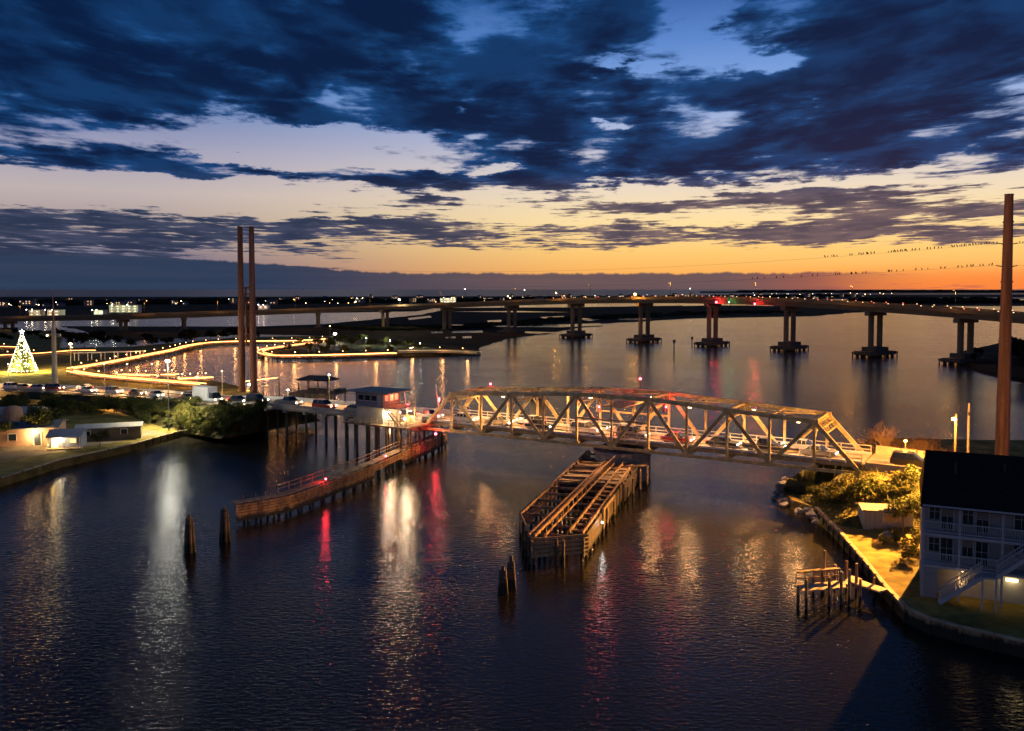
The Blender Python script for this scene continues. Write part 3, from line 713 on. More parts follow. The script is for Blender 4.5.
def hperp(P, i):
    d = P[min(len(P) - 1, i + 1)] - P[max(0, i - 1)]; d.z = 0; d.normalize(); v = Vector((-d.y, d.x, 0)); return v if v.y > 0 else -v
def hstrip(w0, w1, z0, z1):
    mb = MB(); n = len(HS)
    for i in range(n):
        v = hperp(HS, i)
        for w, z in ((w0, z0), (w1, z0), (w1, z1), (w0, z1)): mb.v.append(tuple(HS[i] + v * w + Vector((0, 0, z))))
    for i in range(n - 1):
        a = i * 4; mb.f += [(a + k, a + (k + 1) % 4, a + 4 + (k + 1) % 4, a + 4 + k) for k in range(4)]; mb.mi += [0] * 4
    return mb
hb = thing('high_bridge', 'long curving high-level concrete road bridge on paired columns, beyond the steel truss', 'bridge', (HC[11].x, HC[11].y, 0))
hstrip(0, 13, -1.5, -1.0).build('deck', M_hb, hb, True)
for w in (1.4, 4.6, 8.0, 11.2): hstrip(w, w + .6, -3.5, -1.5).build('girder', M_hb, hb, True)
for w in (0, 12.7): hstrip(w, w + .3, -1.0, 0.0).build('parapet', M_hb, hb, True)
for i, k in enumerate(range(2, len(HC))):
    c, v = HC[k], hperp(HC, k); d = Vector((v.y, -v.x, 0)); a = math.atan2(v.y, v.x); big = 9 <= k
    top = c.z - 3.5; m_ = c + v * 6.5
    cap = MB().box((m_.x, m_.y, top - .9), (11.5, 2.4, 1.8), a).build('pier_cap', M_hb, hb, True)
    for w in (3.6, 9.4):
        q = c + v * w; MB().tube((q.x, q.y, 0), (q.x, q.y, top - 1.7), 1.15, 1.15, 12).build('column', M_hb, hb, True)
    if big:
        ft = MB().box((m_.x, m_.y, 2.6), (9.5, 6.0, 2.4), a).box((m_.x, m_.y, 1.3), (17.0, 8.0, 1.5), a).build('footing', M_silhouette, hb, True)
        mb = MB()
        for x in (-7.4, -3.7, 3.7, 7.4):
            for y in (-3, 3): q = m_ + v * x + d * y; mb.tube((q.x, q.y, -2), (q.x, q.y, .7), .7, .7, 8)
        mb.build('footing_pile', M_pile, ft, True)
        for x in (-8.2, 8.2):
            mb = MB()
            for j in range(5): q = m_ + v * x * 1.12 + d * (j - 2) * 2.0; mb.tube((q.x, q.y, -1), (q.x, q.y, 1.9), .25, .25, 6)
            mb.bar(m_ + v * x * 1.12 - d * 4.4 + Vector((0, 0, 1.4 - m_.z)), m_ + v * x * 1.12 + d * 4.4 + Vector((0, 0, 1.4 - m_.z)), .5, .5); mb.build('fender_rack', M_pile, ft, True)
    else: MB().box((m_.x, m_.y, .8), (10, 4.5, 1.6), a).build('footing', M_silhouette, hb, True)
# the row of traffic and rail lights strung along the top: small lamps fixed to the rail
g_o = glow('amber bead', (1, .55, .25), 3); g_r = glow('red bead', (1, .16, .08), 3)
rb = random.Random(4); cnt = 0
for i in range(len(HS) - 1):
    a, b = HS[i], HS[i + 1]; px = 512 + F * a.x / a.y
    if px < 545 or px > 1040 or cnt >= 96: continue
    n = 2 if px < 900 else 2
    for j in range(n):
        q = a.lerp(b, (j + rb.random() * .5) / n) + hperp(HS, i) * (.2 if cnt % 2 else 12.8); MB().box(q + Vector((0, 0, .25)), (.3, .3, .24)).build('rail_lamp', g_r if rb.random() < .22 else g_o, hb, True); cnt += 1
def hb_at(px):
    return min(range(len(HS)), key=lambda i: abs(512 + F * HS[i].x / HS[i].y - px))
for px, m_, col, r, e, dz in ((396, g_white, (1, .8, .4), .62, 9000, 3.2), (637, g_sod, SODIUM, .55, 7000, 1.2), (561, g_sod, SODIUM, .34, 3000, 3.0), (712, g_red, (1, .04, .04), .45, 1500, -2.6), (758, g_red, (1, .04, .04), .4, 900, -2.9), (734, glow('green signal glow', (.1, 1, .35), 14), (0, 1, .3), .26, 200, -2.4)):
    i = hb_at(px); p = HS[i] + hperp(HS, i) * -.9 + Vector((0, 0, dz)); q = HS[i] + hperp(HS, i) * .1 + Vector((0, 0, -.5))
    MB().bar(q, p - Vector((0, 0, r * .7)), .16, .16).ball(p, r, sub=2, m=1).build('span_light' if dz < 0 else 'street_lamp', [M_dark, m_], hb, True)
    if e: point('lamp_light', p + Vector((0, -r - .4, 0)) - hb.location, col, e * .6, .3, hb)
for i in range(6, len(HS) - 14, 7):   # sodium lamps above the far end of the bridge give the deck its brown light
    p = HS[i] + hperp(HS, i) * -1.0 + Vector((0, 0, 7)); q = HS[i] + hperp(HS, i) * .15 + Vector((0, 0, -.6))
    MB().bar(q, (q.x, q.y, p.z), .14, .14).bar((q.x, q.y, p.z), p, .12, .12).box(p - Vector((0, 0, .1)), (.3, .5, .12), 0, 1).build('street_lamp', [M_dark, glow('far lamp', SODIUM, 3)], hb, True)
    point('lamp_light', p - Vector((0, 0, .3)) - hb.location, SODIUM, 2300, .3, hb)
# channel markers
for px, yb, h, lab in ((674, 351, 5.0, 'taller channel marker post with a dayboard in the water before the high bridge'), (692, 343.5, 3.4, 'shorter channel marker nearer the high bridge pier')):
    p = at(px, yb, 0); t = thing('channel_marker', lab, 'channel marker', p)
    MB().tube((0, 0, -1), (0, 0, h), .28, .24, 8).build('post', M_pile, t); MB().box((0, -.15, h - .6), (1.5, .12, 1.4), .5).build('dayboard', M_dark, t)
# ------------------------------------------------------------------ the far town
M_hwall = [mat('far wall a', (.22, .21, .20), .8, .1, .1), mat('far wall b', (.12, .13, .15), .8, .1, .1), mat('far wall c', (.28, .24, .19), .8, .1, .1)]
M_froof = mat('far roof', (.05, .05, .055), .8, .2, .1)
g_win = [glow('warm window', (1, .55, .20), 1.4), glow('pale window', (1, .85, .55), 1.0), glow('amber window', (1, .38, .10), 2.0)]
def town_house(i, w, d, h, st):
    """walls on stilts, hipped roof, lit windows and a porch light"""
    wall = MB().box((0, 0, 2.2 + h / 2), (w, d, h)).box((0, 0, 1.0), (w * .8, d * .8, 2.4))
    roof = MB(); z = 2.2 + h; o = .6; x, y = w / 2 + o, d / 2 + o
    roof.add([(-x, -y, z), (x, -y, z), (x, y, z), (-x, y, z), (-x * .45, 0, z + d * .3), (x * .45, 0, z + d * .3)], [(0, 1, 5, 4), (1, 2, 5), (2, 3, 4, 5), (3, 0, 4), (3, 2, 1, 0)])
    wins = []
    for s in range(st):
        for k in range(max(2, int(w / 4))):
            if random.random() < .42: wins.append(MB().box((-w / 2 + (k + .5) * w / max(2, int(w / 4)), -d / 2 - .05, 2.2 + (s + .55) * h / st), (1.5, .1, 1.4)))
    return wall, roof, wins
PROTO = []
for i, (w, d, h, st) in enumerate([(12, 9, 5.4, 2), (15, 10, 5.6, 2), (10, 9, 7.8, 3), (20, 10, 5.4, 2), (11, 10, 3.0, 1), (14, 11, 8.0, 3)]):
    wall, roof, wins = town_house(i, w, d, h, st)
    PROTO.append((wall.mesh('wall', M_hwall[i % 3]), roof.mesh('roof', M_froof), [q.mesh('window', g_win[(i + k) % 3]) for k, q in enumerate(wins or [MB().box((0, -d / 2 - .05, 3), (1.4, .1, 1.2))])]))
rt = random.Random(11)
def put_house(i, loc, sc, lab, grp):
    t = thing('beach_house', lab, 'house', loc, rt.uniform(-.5, .5), grp); t.scale = (sc,) * 3
    wl, rf, ws = PROTO[i]
    for nm, me in [('wall', wl), ('roof', rf)] + [('window', q) for q in ws]:
        o = bpy.data.objects.new(nm, me); COL.objects.link(o); o.parent = t
for k in range(76):
    px = -8 + k * 11.6 + rt.uniform(-4, 4); f = max(0, px) / 860
    yy = 306 - f * 9 + rt.uniform(-2.6, 2.2)
    put_house(rt.randrange(6), at(px, yy, .9), rt.uniform(.8, 1.15), 'small stilted house with a few lit windows in the town on the far barrier island', 'houses of the far island town')
bh = []
def lit_block(px0, px1, yb, h, lab, col, e, name='beach_motel', st=2):
    a, b = at(px0, yb, .9), at(px1, yb, .9); t = thing(name, lab, 'building', ((a.x + b.x) / 2, a.y, .9)); w = b.x - a.x
    MB().box((0, 5, h / 2), (w, 10, h)).build('wall', mat('pale stucco', (.6, .58, .48), .8, .1, .1), t)
    rf = MB().box((0, 5, h + .3), (w + 1.5, 11.5, .6)).build('roof', M_froof, t)
    n = max(2, int(w / 6))
    for s in range(st):
        for j in range(n): MB().box((-w / 2 + (j + .5) * w / n, -.06, (s + .5) * h / st), (w / n * .36, .12, h / st * .36)).build('window', g_win[1 if (j + s) % 3 else 0], t)
    for j in range(2): point('flood_light', ((j - .5) * w * .5, -9.8, h * 1.1), col, e, .3, t); MB().tube((((j - .5) * w * .5), -9, 0), (((j - .5) * w * .5), -9, h * 1.1 - .5), .12).ball((((j - .5) * w * .5), -9, h * 1.1), .35, m=1).build('flood_post', [M_dark, g_white], t)
lit_block(109, 138, 312.5, 8.5, 'wide pale floodlit building in the far town, the brightest block left of the twin poles', (.95, 1, .6), 1500, st=3)
lit_block(29, 40, 316, 6, 'small bright floodlit shop at the left end of the far town', (1, .75, .4), 800, 'lit_shop')
lit_block(47, 60, 316, 6, 'bright shop behind the tapering pale pole in the far town', (1, .7, .35), 800, 'lit_shop')
lit_block(94, 103, 315, 5, 'low lit shop just left of the wide floodlit building', (.9, 1, .6), 2500, 'lit_shop', 1)
lit_block(440, 456, 302.5, 9, 'pale lit hotel in the far town, left of the high bridge columns', (1, .9, .6), 6000, st=2)
lit_block(355, 366, 302.5, 8, 'low wide lit building right of the far tree clump', (1, .75, .35), 3500)
lit_block(258, 268, 309.5, 6, 'small pink lit shop beside the twin poles, beyond the channel', (1, .6, .5), 800, 'lit_shop', 1)
def far_lamp(px, py, Y, r, m, lab, e=0, grp=None, zg=.9, col=WHITE, nm='street_lamp'):
    p = aty(px, py, Y); t = thing(nm, lab, 'street lamp', (p.x, p.y, zg), 0, grp)
    h = p.z - zg
    MB().tube((0, 0, 0), (0, 0, h - r * .6), .12, .08, 6).build('pole', M_dark, t); MB().ball((0, 0, h), r, sub=2).build('lamp_head', m, t)
    if e: point('lamp_light', (0, -r - .3, h), col, e, .2, t)
    return t
for k in range(66):
    px = rt.uniform(0, 850) if k < 50 else rt.uniform(280, 640); f = px / 860; Y = rt.uniform(1100, 1500) + f * 900
    far_lamp(px, 303 - f * 7.5 + rt.uniform(-2.6, 3.2), Y, rt.uniform(.25, .62) * Y / 1300, rt.choice([g_warm, glow('far white lamp', (1, .9, .7), 9), glow('far amber lamp', (1, .45, .12), 10)]), 'tiny street lamp among the houses of the far island town', grp='street lamps of the far island town', nm='town_lamp')
for px, py in ((465, 289.2), (524.5, 290), (690, 288.6)):
    p = aty(px, py, 1700); t = thing('communication_mast', {465: 'tall lit mast in the far town, left of the pale hotel lights', 524.5: 'thin mast with a white light in the middle of the far town', 690: 'thin mast with a white light standing right of the high bridge lamp'}[px], 'mast', (p.x, p.y, .9))
    MB().tube((0, 0, 0), (0, 0, p.z - 1.4), .5, .25, 6).build('pole', M_dark, t); MB().ball((0, 0, p.z - .9), .9, sub=2).build('beacon', glow('mast beacon', (1, .95, .85), 10), t)
# far right: lit docks and buildings past the high bridge
for k in range(20):
    px = 755 + k * 7.2 + rt.uniform(-3, 3); p = at(px, 295.2 + rt.uniform(-.7, .9), 1)
    far_lamp(px, 293.4 + rt.uniform(-.6, 1.2), p.y * .99, rt.uniform(.5, 1.0), rt.choice([g_warm, glow('far white lamp', (1, .9, .7), 9)]), 'tiny lamp on the distant shore at the right, beyond the high bridge', grp='lamps of the distant right shore', nm='shore_lamp')
land('far_shore_ground', pts([(740, 296.6), (870, 297.4), (960, 297.2), (1100, 297.6), (1100, 295.6), (740, 294.4)]), .8, M_marsh, 4)
land('mainland_ground', pts([(700, 293.0), (900, 293.0), (1200, 293.0), (1200, 291.4), (700, 291.4)]), .8, M_marsh, 4)
# ------------------------------------------------------------------ tall poles and wires
M_rust = mat('weathering steel', (.17, .08, .05), .75, .6, .9, bump=.1, streak=(1, 1, .06)); M_pale = mat('pale concrete pole', (.34, .37, .32), .7, .2, .4, streak=(1, 1, .08))
tp = at(1002, 459, 2.0)
pole = thing('transmission_pole', 'very tall thick rust-coloured pole rising behind the dark roof at the right', 'power pole', tp)
PT = 40.2
MB().tube((0, 0, -.5), (0, 0, PT), 1.02, .60, 24).build('shaft', M_rust, pole)
for z in (9, 18, 27, 36): MB().tube((0, 0, z), (0, 0, z + .22), 1.12 - z * .0102, 1.12 - z * .0102, 24).build('flange', M_rust, pole)
mb = MB()
for k in range(60): mb.box((-1.03 + (1.5 + k * .65) * .0102, 0, 1.5 + k * .65), (.28, .06, .05))
mb.build('climbing_step', M_dark, pole)
MB().tube((0, 0, PT), (0, 0, PT + .12), .66, .66, 24).build('cap', M_dark, pole)
w0 = at(248, 391.5, 1.2)
tw = thing('twin_transmission_pole', 'pair of tall rust-coloured poles standing together on the left shore behind the causeway', 'power pole', w0)
hd = Vector((.97, -.2, 0)).normalized()
for sgn in (-1, 1):
    q = hd * 1.62 * sgn; s_ = MB().tube((q.x, q.y, -.5), (q.x, q.y, 43), .92, .66, 20).build('shaft', M_rust, tw)
    for z in (10, 21, 32): MB().tube((q.x, q.y, z), (q.x, q.y, z + .25), 1.0 - z * .006, 1.0 - z * .006, 20).build('flange', M_rust, s_)
mb = MB()
for z in (15, 25.5, 27.2): mb.bar(hd * -1.6 + Vector((0, 0, z)), hd * 1.6 + Vector((0, 0, z)), .35, .4)
mb.bar(hd * -.25 + Vector((0, 0, 12)), hd * -.25 + Vector((0, 0, 27)), .5, .25)
mb.build('cross_brace', M_rust, tw)
wires = {}
def wirething(name, label, A_, B_, sag):
    n = 60; P = []
    for i in range(n + 1):
        t = i / n; p = A_.lerp(B_, t); p.z -= sag * 4 * t * (1 - t); P.append(p)
    mb = MB()
    for a, b in zip(P, P[1:]): mb.tube(a, b, .013, .013, 5)
    o = mb.build(name, M_dark); tag(o, label, 'power line'); return P
base = tp
insul = mat('insulator', (.12, .09, .07), .4, .2, 2)
for z, sx_ in ((32.3, 1), (28.9, 1)):
    for s in (-1, 1):
        MB().tube((s * .7, 0, z + .5), (s * 1.6, .1, z + .65), .08, .08, 6).build('insulator', insul, pole)
def linepts(px_list, zs): pass
A1 = Vector((tp.x - 1.6, tp.y, tp.z + 32.9)); B1 = Vector((w0.x, w0.y, w0.z + 33.5))
A2 = Vector((tp.x - 1.6, tp.y, tp.z + 29.6)); B2 = Vector((w0.x, w0.y, w0.z + 28.5))
P1 = wirething('power_line', 'upper power line across the water, crowded with perched birds near the tall right pole', A1, B1, 3.2)
P2 = wirething('power_line', 'lower power line across the water with birds strung out along it', A2, B2, 2.2)
A3 = Vector((tp.x + 1.6, tp.y, tp.z + 32.9)); P3 = wirething('power_line', 'upper power line running on past the tall pole to the frame edge', A3, A3 + Vector((60, -24, 0)), .8)
A4 = Vector((tp.x + 1.6, tp.y, tp.z + 29.6)); P4 = wirething('power_line', 'lower power line running on past the tall pole to the frame edge', A4, A4 + Vector((60, -24, 0)), .8)
def bird_mesh(pose):
    bm = bmesh.new()
    me = bpy.data.meshes.new('bird')
    mb = MB()
    sec = [(-.30, .02, .05), (-.20, .03, .08), (-.08, .075, .12), (.03, .085, .18), (.10, .06, .26), (.14, .045, .31), (.18, .045, .33), (.21, .03, .33), (.27, .006, .32)]
    n = 8; vs = []
    for x, r, z in sec:
        for k in range(n):
            a = 2 * math.pi * k / n; vs.append((x * (1 if pose else .9), math.cos(a) * r, z + math.sin(a) * r * 1.15))
    fs = [(i * n + k, i * n + (k + 1) % n, (i + 1) * n + (k + 1) % n, (i + 1) * n + k) for i in range(len(sec) - 1) for k in range(n)]
    fs += [tuple(range(n - 1, -1, -1)), tuple(range((len(sec) - 1) * n, len(sec) * n))]
    mb.add(vs, fs); mb.tube((.0, .03, 0), (.0, .03, .13), .012, .012, 5); mb.tube((.0, -.03, 0), (.0, -.03, .13), .012, .012, 5)
    return mb.mesh('bird', mat('black plumage', (.015, .014, .016), .6, .3, 4))
BM = [bird_mesh(0), bird_mesh(1)]
rbird = random.Random(9)
def birds(P, xs, lab, grp):
    for px in xs:
        best = None
        for a, b in zip(P, P[1:]):
            xa, xb = 512 + F * a.x / a.y, 512 + F * b.x / b.y
            if min(xa, xb) <= px <= max(xa, xb): best = a.lerp(b, (px - xa) / (xb - xa)); d = b - a
        if best is None: continue
        o = bpy.data.objects.new('bird', rbird.choice(BM)); COL.objects.link(o); o.location = best + Vector((0, 0, .02))
        o.rotation_euler = (0, 0, math.atan2(d.y, d.x) + math.pi / 2 + rbird.uniform(-.6, .6) + (math.pi if rbird.random() < .5 else 0)); s = rbird.uniform(.8, 1.15); o.scale = (s, s, s)
        tag(o, lab, 'bird', grp)
xu = [824, 827, 831, 833, 836, 849, 851] + [858 + i * 2.4 + rbird.uniform(-.8, .8) for i in range(7)] + [888 + i * 2.2 + rbird.uniform(-.8, .8) for i in range(9)] + [911, 914, 918, 926, 929, 933, 937, 940] + [951 + i * 2.3 + rbird.uniform(-.7, .7) for i in range(17)] + [992, 995, 997]
birds(P1, xu, 'small dark bird perched on the upper wire left of the tall right pole', 'birds on the upper wire')
xl = [752, 757, 764, 776, 783, 801, 812, 817, 835, 837, 839] + [850 + rbird.uniform(0, 60) for i in range(13)] + [915, 921, 927, 940, 944, 957, 961, 966, 970, 972, 979, 982, 988, 991, 996]
birds(P2, xl, 'small dark bird perched on the lower wire left of the tall right pole', 'birds on the lower wire')
birds(P3, [1014, 1018, 1021], 'small dark bird on the upper wire right of the tall pole', 'birds right of the tall pole')
# tapering pale pole in the park
q = at(55, 387.5, 1.1)
t = thing('monopole', 'tapering pale grey-green pole with a thin reddish top behind the causeway at the left', 'pole', q)
MB().tube((0, 0, -.3), (0, 0, 18), 0.84, .45, 16).build('shaft', M_pale, t); MB().tube((0, 0, 18), (0, 0, 26.0), .26, .09, 12).build('top_section', mat('red painted steel', (.20, .10, .09), .6, .2, .5), t)
MB().box((0, 0, 14.6), (3.2, .4, .3)).box((-1.5, -.1, 14.3), (.8, .7, .7)).box((1.5, -.1, 14.3), (.8, .7, .7)).build('antenna_bracket', M_pale, t)
MB().ball((-1.5, -.5, 14.3), .2).build('beacon', g_warm, t)
# ------------------------------------------------------------------ lamps near at hand
def lamp(px, py, base_z, yb, r, m, lab, col, e, arm=0.0, polem=None, th=.1, Y=None, nm='street_lamp', spot=None):
    b = at(px, yb, base_z) if Y is None else None
    if Y: top = aty(px, py, Y); b = Vector((top.x, Y, base_z))
    top = aty(px, py, b.y); h = top.z - base_z
    t = thing(nm, lab, 'street lamp', b)
    MB().tube((0, 0, -.2), (0, 0, h + (.1 if not arm else .6)), th, th * .65, 8).build('pole', polem or M_pale, t)
    if arm: MB().bar((0, 0, h + .45), (arm, -.2, h + .2), .07, .07).build('arm', M_dark, t)
    MB().ball((arm, -.2 if arm else 0, h + .02), r, (1, 1, .6), 2).build('lamp_head', m, t)
    point('lamp_light', (arm, -.2 if arm else 0, h - r * .6 - (.8 if e == 3200 else .3)), col, e, .5 if e == 3200 else .2, t, spot=spot); return t
lamp(169, 361, 1.1, 431, .42, g_white, 'tall lamp post with a blazing white lamp, standing in the thicket on the near shore', (1, .97, .80), 3200, th=.13)
wl_ = [x for x in COL.objects if x.get('label', '').startswith('tall lamp post with a blazing')][0]
point('lamp_light', (0, 0, 12.0), (1, .80, .42), 24000, .25, wl_, spot=((0, 0, -1), R(112)))
lamp(71, 344, 1.1, 369, .5, g_warm, 'warm lamp on a pole beside the boardwalk corner, right of the pale tapering pole', WARM, 3200)
lamp(71.0, 340, 1.1, 0, .18, g_warm, 'small lamp at the back of the park behind the boardwalk corner', WARM, 400, Y=420)
lamp(127, 364, 1.1, 0, .16, g_warm, 'slim lamp post right of the boardwalk steps near the causeway cars', WARM, 2200, Y=232)
lamp(197, 377, 1.1, 0, .24, g_warm, 'warm lamp post just left of the white box truck', WARM, 3000, Y=214)
lamp(330, 326, 1.1, 0, .2, g_warm, 'slim pale post behind the spit trees', WARM, 200, Y=440)
lamp(335, 334, 1.1, 0, .8, g_white, 'bright white lamp at the back of the spit', (1, .95, .8), 5500, Y=425)
lamp(250, 384.5, 1.2, 0, .5, g_white, 'low bright lamp at the foot of the twin poles', (1, .62, .25), 1300, Y=224)
lamp(420, 343.5, 1, 0, .26, g_white, 'slim lamp post at the right end of the spit before the dock', (.9, 1, .7), 900, Y=390)
lamp(390, 340.5, 1, 0, .24, g_white, 'slim lamp post over the bare bank of the spit', (.9, 1, .6), 1500, Y=400)
lamp(366, 338, 1, 0, .24, g_white, 'slim lamp post among the spit trees', (.9, 1, .6), 1500, Y=405)
lamp(411, 348.0, 1, 0, .2, g_white, 'low lamp by the waterside end of the lit boardwalk', (.9, 1, .6), 500, Y=380)
# east bank sodium lamp that lights the slope, and the pole beside it
lamp(956, 419, 1.3, 0, .26, glow('sodium lamp', SODIUM, 260), 'wooden pole with a glowing orange sodium lamp behind the dark roof', SODIUM, 8000, arm=-.35, polem=M_timber, th=.17, Y=100)
pl_ = [x for x in COL.objects if x.get('label', '').startswith('wooden pole with a glowing')][0]
point('lamp_light', (-.35, -.3, 10.9), SODIUM, 170000, .2, pl_, spot=((-14, -8.5, -11.5), R(94)))
t = thing('utility_pole', 'bare timber utility pole between the sodium lamp and the giant rusty pole', 'utility pole', (( 971.5 - 512) / F * 112, 112, 1.3))
MB().tube((0, 0, 0), (0, 0, 11.6), .19, .13, 8).build('shaft', mat('pale pole wood', (.42, .34, .24), .8, .2, 1), t); MB().box((0, -.2, 10.2), (.3, .25, .5)).build('bracket', M_dark, t)
lamp(905.5, 441, 5.2, 0, .2, g_sod, 'slanting roadside lamp just past the right end of the truss', SODIUM, 9000, Y=109, th=.09, polem=MATS['pale pole wood'])
# lamps added to brighten trestle and causeway: thin posts on the far side
for px, py, Y, lab in ((329, 375, 163, 'added slim white lamp post on the trestle in front of the pavilion'), (288, 390, 170, 'added short lamp post on the trestle left of the pavilion dock')):
    lamp(px, py, 6.2, 0, .16, g_white, lab, (1, .55, .22), 26000, Y=Y, th=.07, spot=((0, -.25, -1), R(112)))
for px, Y, lab in ((8, 220, 'added roadside lamp at the far left end of the causeway'), (104, 214, 'added roadside lamp behind the pair of white cars on the causeway'), (152, 203, 'added roadside lamp near the low scrub on the causeway'), (222, 186, 'added roadside lamp above the box truck')):
    lamp(px, 364 if px < 200 else 371, 2.8, 0, .14, g_warm, lab, (1, .52, .19), 90000, Y=Y, th=.07, spot=((0, -.25, -1), R(122)))
# ------------------------------------------------------------------ holiday tree
q = at(23, 372.5, 1.1); q.z = 1.1
xt = thing('christmas_tree', 'tall cone-shaped holiday tree of white and gold lights with a star, on the park lawn', 'christmas tree', q)
mb = MB(); H = 12.4
for z0, z1, r0, r1 in ((.5, 4, 4.0, 2.7), (3.4, 7.2, 3.1, 1.8), (6.6, 10, 2.1, 1.0), (9.4, 12.2, 1.2, .1)):
    mb.tube((0, 0, z0), (0, 0, z1), r0, r1, 24)
mb.build('foliage_cone', M_leaf, xt); MB().tube((0, 0, -.3), (0, 0, 2), .25, .2, 8).build('trunk', M_trunk, xt)
ml = [MB(), MB()]
for i in range(620):
    z = .5 + (H - .6) * (1 - (1 - random.random()) ** .55) if False else .5 + random.random() ** 1.25 * (H - .9)
    r = 4.15 * (1 - (z - .5) / (H - .2)) + .12; a = random.uniform(0, 6.28)
    ml[i % 3 == 0].ball((math.cos(a) * r, math.sin(a) * r, z), .105, sub=0)
for m_, g_ in zip(ml, (glow('tree bulb white', (1, .90, .66), 8), glow('tree bulb gold', (1, .72, .25), 6))): tag(m_.build('string_lights', g_, xt), kind='stuff')
mb = MB()
for k in range(5):
    a = k * 2 * math.pi / 5 + math.pi / 2; c_ = Vector((0, 0, H + .7)); p = c_ + Vector((math.cos(a) * 1.0, 0, math.sin(a) * 1.0)); l = c_ + Vector((math.cos(a + .63) * .4, 0, math.sin(a + .63) * .4)); r_ = c_ + Vector((math.cos(a - .63) * .4, 0, math.sin(a - .63) * .4))
    for y in (-.2, .2): mb.add([c_ + Vector((0, y, 0)), l, p, r_], [(0, 1, 2), (0, 2, 3)])
mb.build('star', glow('star glow', (.8, .9, 1), 6), xt)
for a in (0, 1.6, 3.1, 4.7): point('tree_glow', (math.cos(a) * 5.2, math.sin(a) * 5.2, 3.0), (1, .78, .24), 3200, .9, xt)
# ------------------------------------------------------------------ boardwalk with its light strings
M_bw = mat('boardwalk plank', (.34, .25, .16), .8, .25, .5)
g_rope = glow('rope light', (1, .34, .08), 12.0); g_bulb = glow('boardwalk bulb', (1, .52, .18), 14)
def boardwalk(lab, line, name='boardwalk', z=1.5, w=2.2, every=9.0, e=300, rope=g_rope, both=True, n_light=8, over=True):
    P = [at(x, y, z) for x, y in line]; P = catmull(P, 4)
    c_ = P[len(P) // 2]; t = thing(name, lab, 'boardwalk', (c_.x, c_.y, 0))
    mb = MB()
    for a, b in zip(P, P[1:]): mb.bar(a, b + (b - a).normalized() * .1, w, .22)
    mb.build('deck', M_bw, t, True)
    for sgn in ((-1, 1) if both else (-1,)):
        mb = MB(); rp = MB()
        for i, (a, b) in enumerate(zip(P, P[1:])):
            d = (b - a).normalized(); v = Vector((d.y, -d.x, 0)) * (w / 2 * sgn)
            mb.bar(a + v + Vector((0, 0, 1.0)), b + v + Vector((0, 0, 1.0)), .07, .09)
            n = max(1, int((b - a).length / 2.4))
            for k in range(n): p = a.lerp(b, k / n) + v; mb.bar(p, p + Vector((0, 0, 1.0)), .09, .09)
            o = v * 1.03; rp.bar(a + o + Vector((0, 0, .72)), b + o + Vector((0, 0, .72)), .13, .13)
        mb.build('railing', M_bw, t, True); rp.build('rope_light', rope, t, True)
    if over:
        L = 0
        for a, b in zip(P, P[1:]):
            n = max(1, int((b - a).length / 4))
            for k in range(n):
                p = a.lerp(b, k / n)
                for s in (-1, 1): MB().tube((p.x + s * w * .4, p.y, -1), (p.x + s * w * .4, p.y, z - .1), .14, .14, 6).build('pile', M_pile, t, True)
                L += 1
                if L > 44: break
    total = sum((b - a).length for a, b in zip(P, P[1:])); dist = 0; nxt = every / 2; k = 0; every = max(every, total / 40); le = total / n_light; ln = le / 2
    for a, b in zip(P, P[1:]):
        L = (b - a).length
        while nxt < dist + L:
            p = a.lerp(b, (nxt - dist) / L); d = (b - a).normalized(); v = Vector((d.y, -d.x, 0)) * w / 2
            if v.y > 0: v = -v
            h = 2.0; MB().tube(p + v, p + v + Vector((0, 0, h)), .05, .05, 5).ball(p + v + Vector((0, 0, h + .1)), .17, sub=1, m=1).build('lamp', [M_dark, g_bulb], t, True); nxt += every
        while ln < dist + L:
            p = a.lerp(b, (ln - dist) / L); point('lamp_light', p + Vector((0, -w * .7, 2.1)) - Vector((c_.x, c_.y, 0)), (1, .44, .13), e, .3, t); ln += le
        dist += L
    return t
boardwalk('lit boardwalk curving from the park corner along the far shore of the pond', [(70, 370.5), (92, 367), (120, 362), (147, 356.5), (172, 351.5), (186, 347.5), (208, 344), (240, 342.6), (280, 342.3), (305, 341.6), (327, 340)], n_light=10, e=420)
boardwalk('lit boardwalk along the near shore of the pond below the park', [(70, 373), (95, 377), (120, 379.5), (150, 382), (180, 384.5), (203, 386.5)], w=2.0, n_light=6, e=260)
boardwalk('lit boardwalk loop around the tip and front of the wooded spit', [(322, 342.5), (300, 345.5), (282, 348), (264, 351), (261, 354), (275, 357), (300, 357.2), (330, 356.6), (360, 355.8), (396, 354.6)], n_light=9, e=420)
boardwalk('short lit ramp boardwalk beside the pale tapering pole', [(-60, 358.5), (0, 357), (40, 355), (70, 352.5), (95, 352)], w=1.6, n_light=3, e=260, both=False, over=False)
boardwalk('thin lit path at the very back of the park behind the holiday tree', [(-70, 347), (0, 348.2), (18, 348.6)], w=1.4, n_light=2, e=200, both=False, over=False)
boardwalk('lit floating dock at the left of the pond with bright bulbs', [(120, 376.5), (140, 377), (153, 377.6)], 'floating_dock', z=.7, w=2.4, every=3, n_light=2, e=300)
boardwalk('lit floating dock in the middle of the pond shore with bright bulbs', [(163, 376.5), (177, 376.7)], 'floating_dock', z=.7, w=2.4, every=2.5, n_light=1, e=400)
boardwalk('lit floating dock at the right of the pond shore ending in a bright cluster', [(178, 381), (195, 380.2), (213, 379.4)], 'floating_dock', z=.7, w=2.4, every=2.2, n_light=3, e=300)
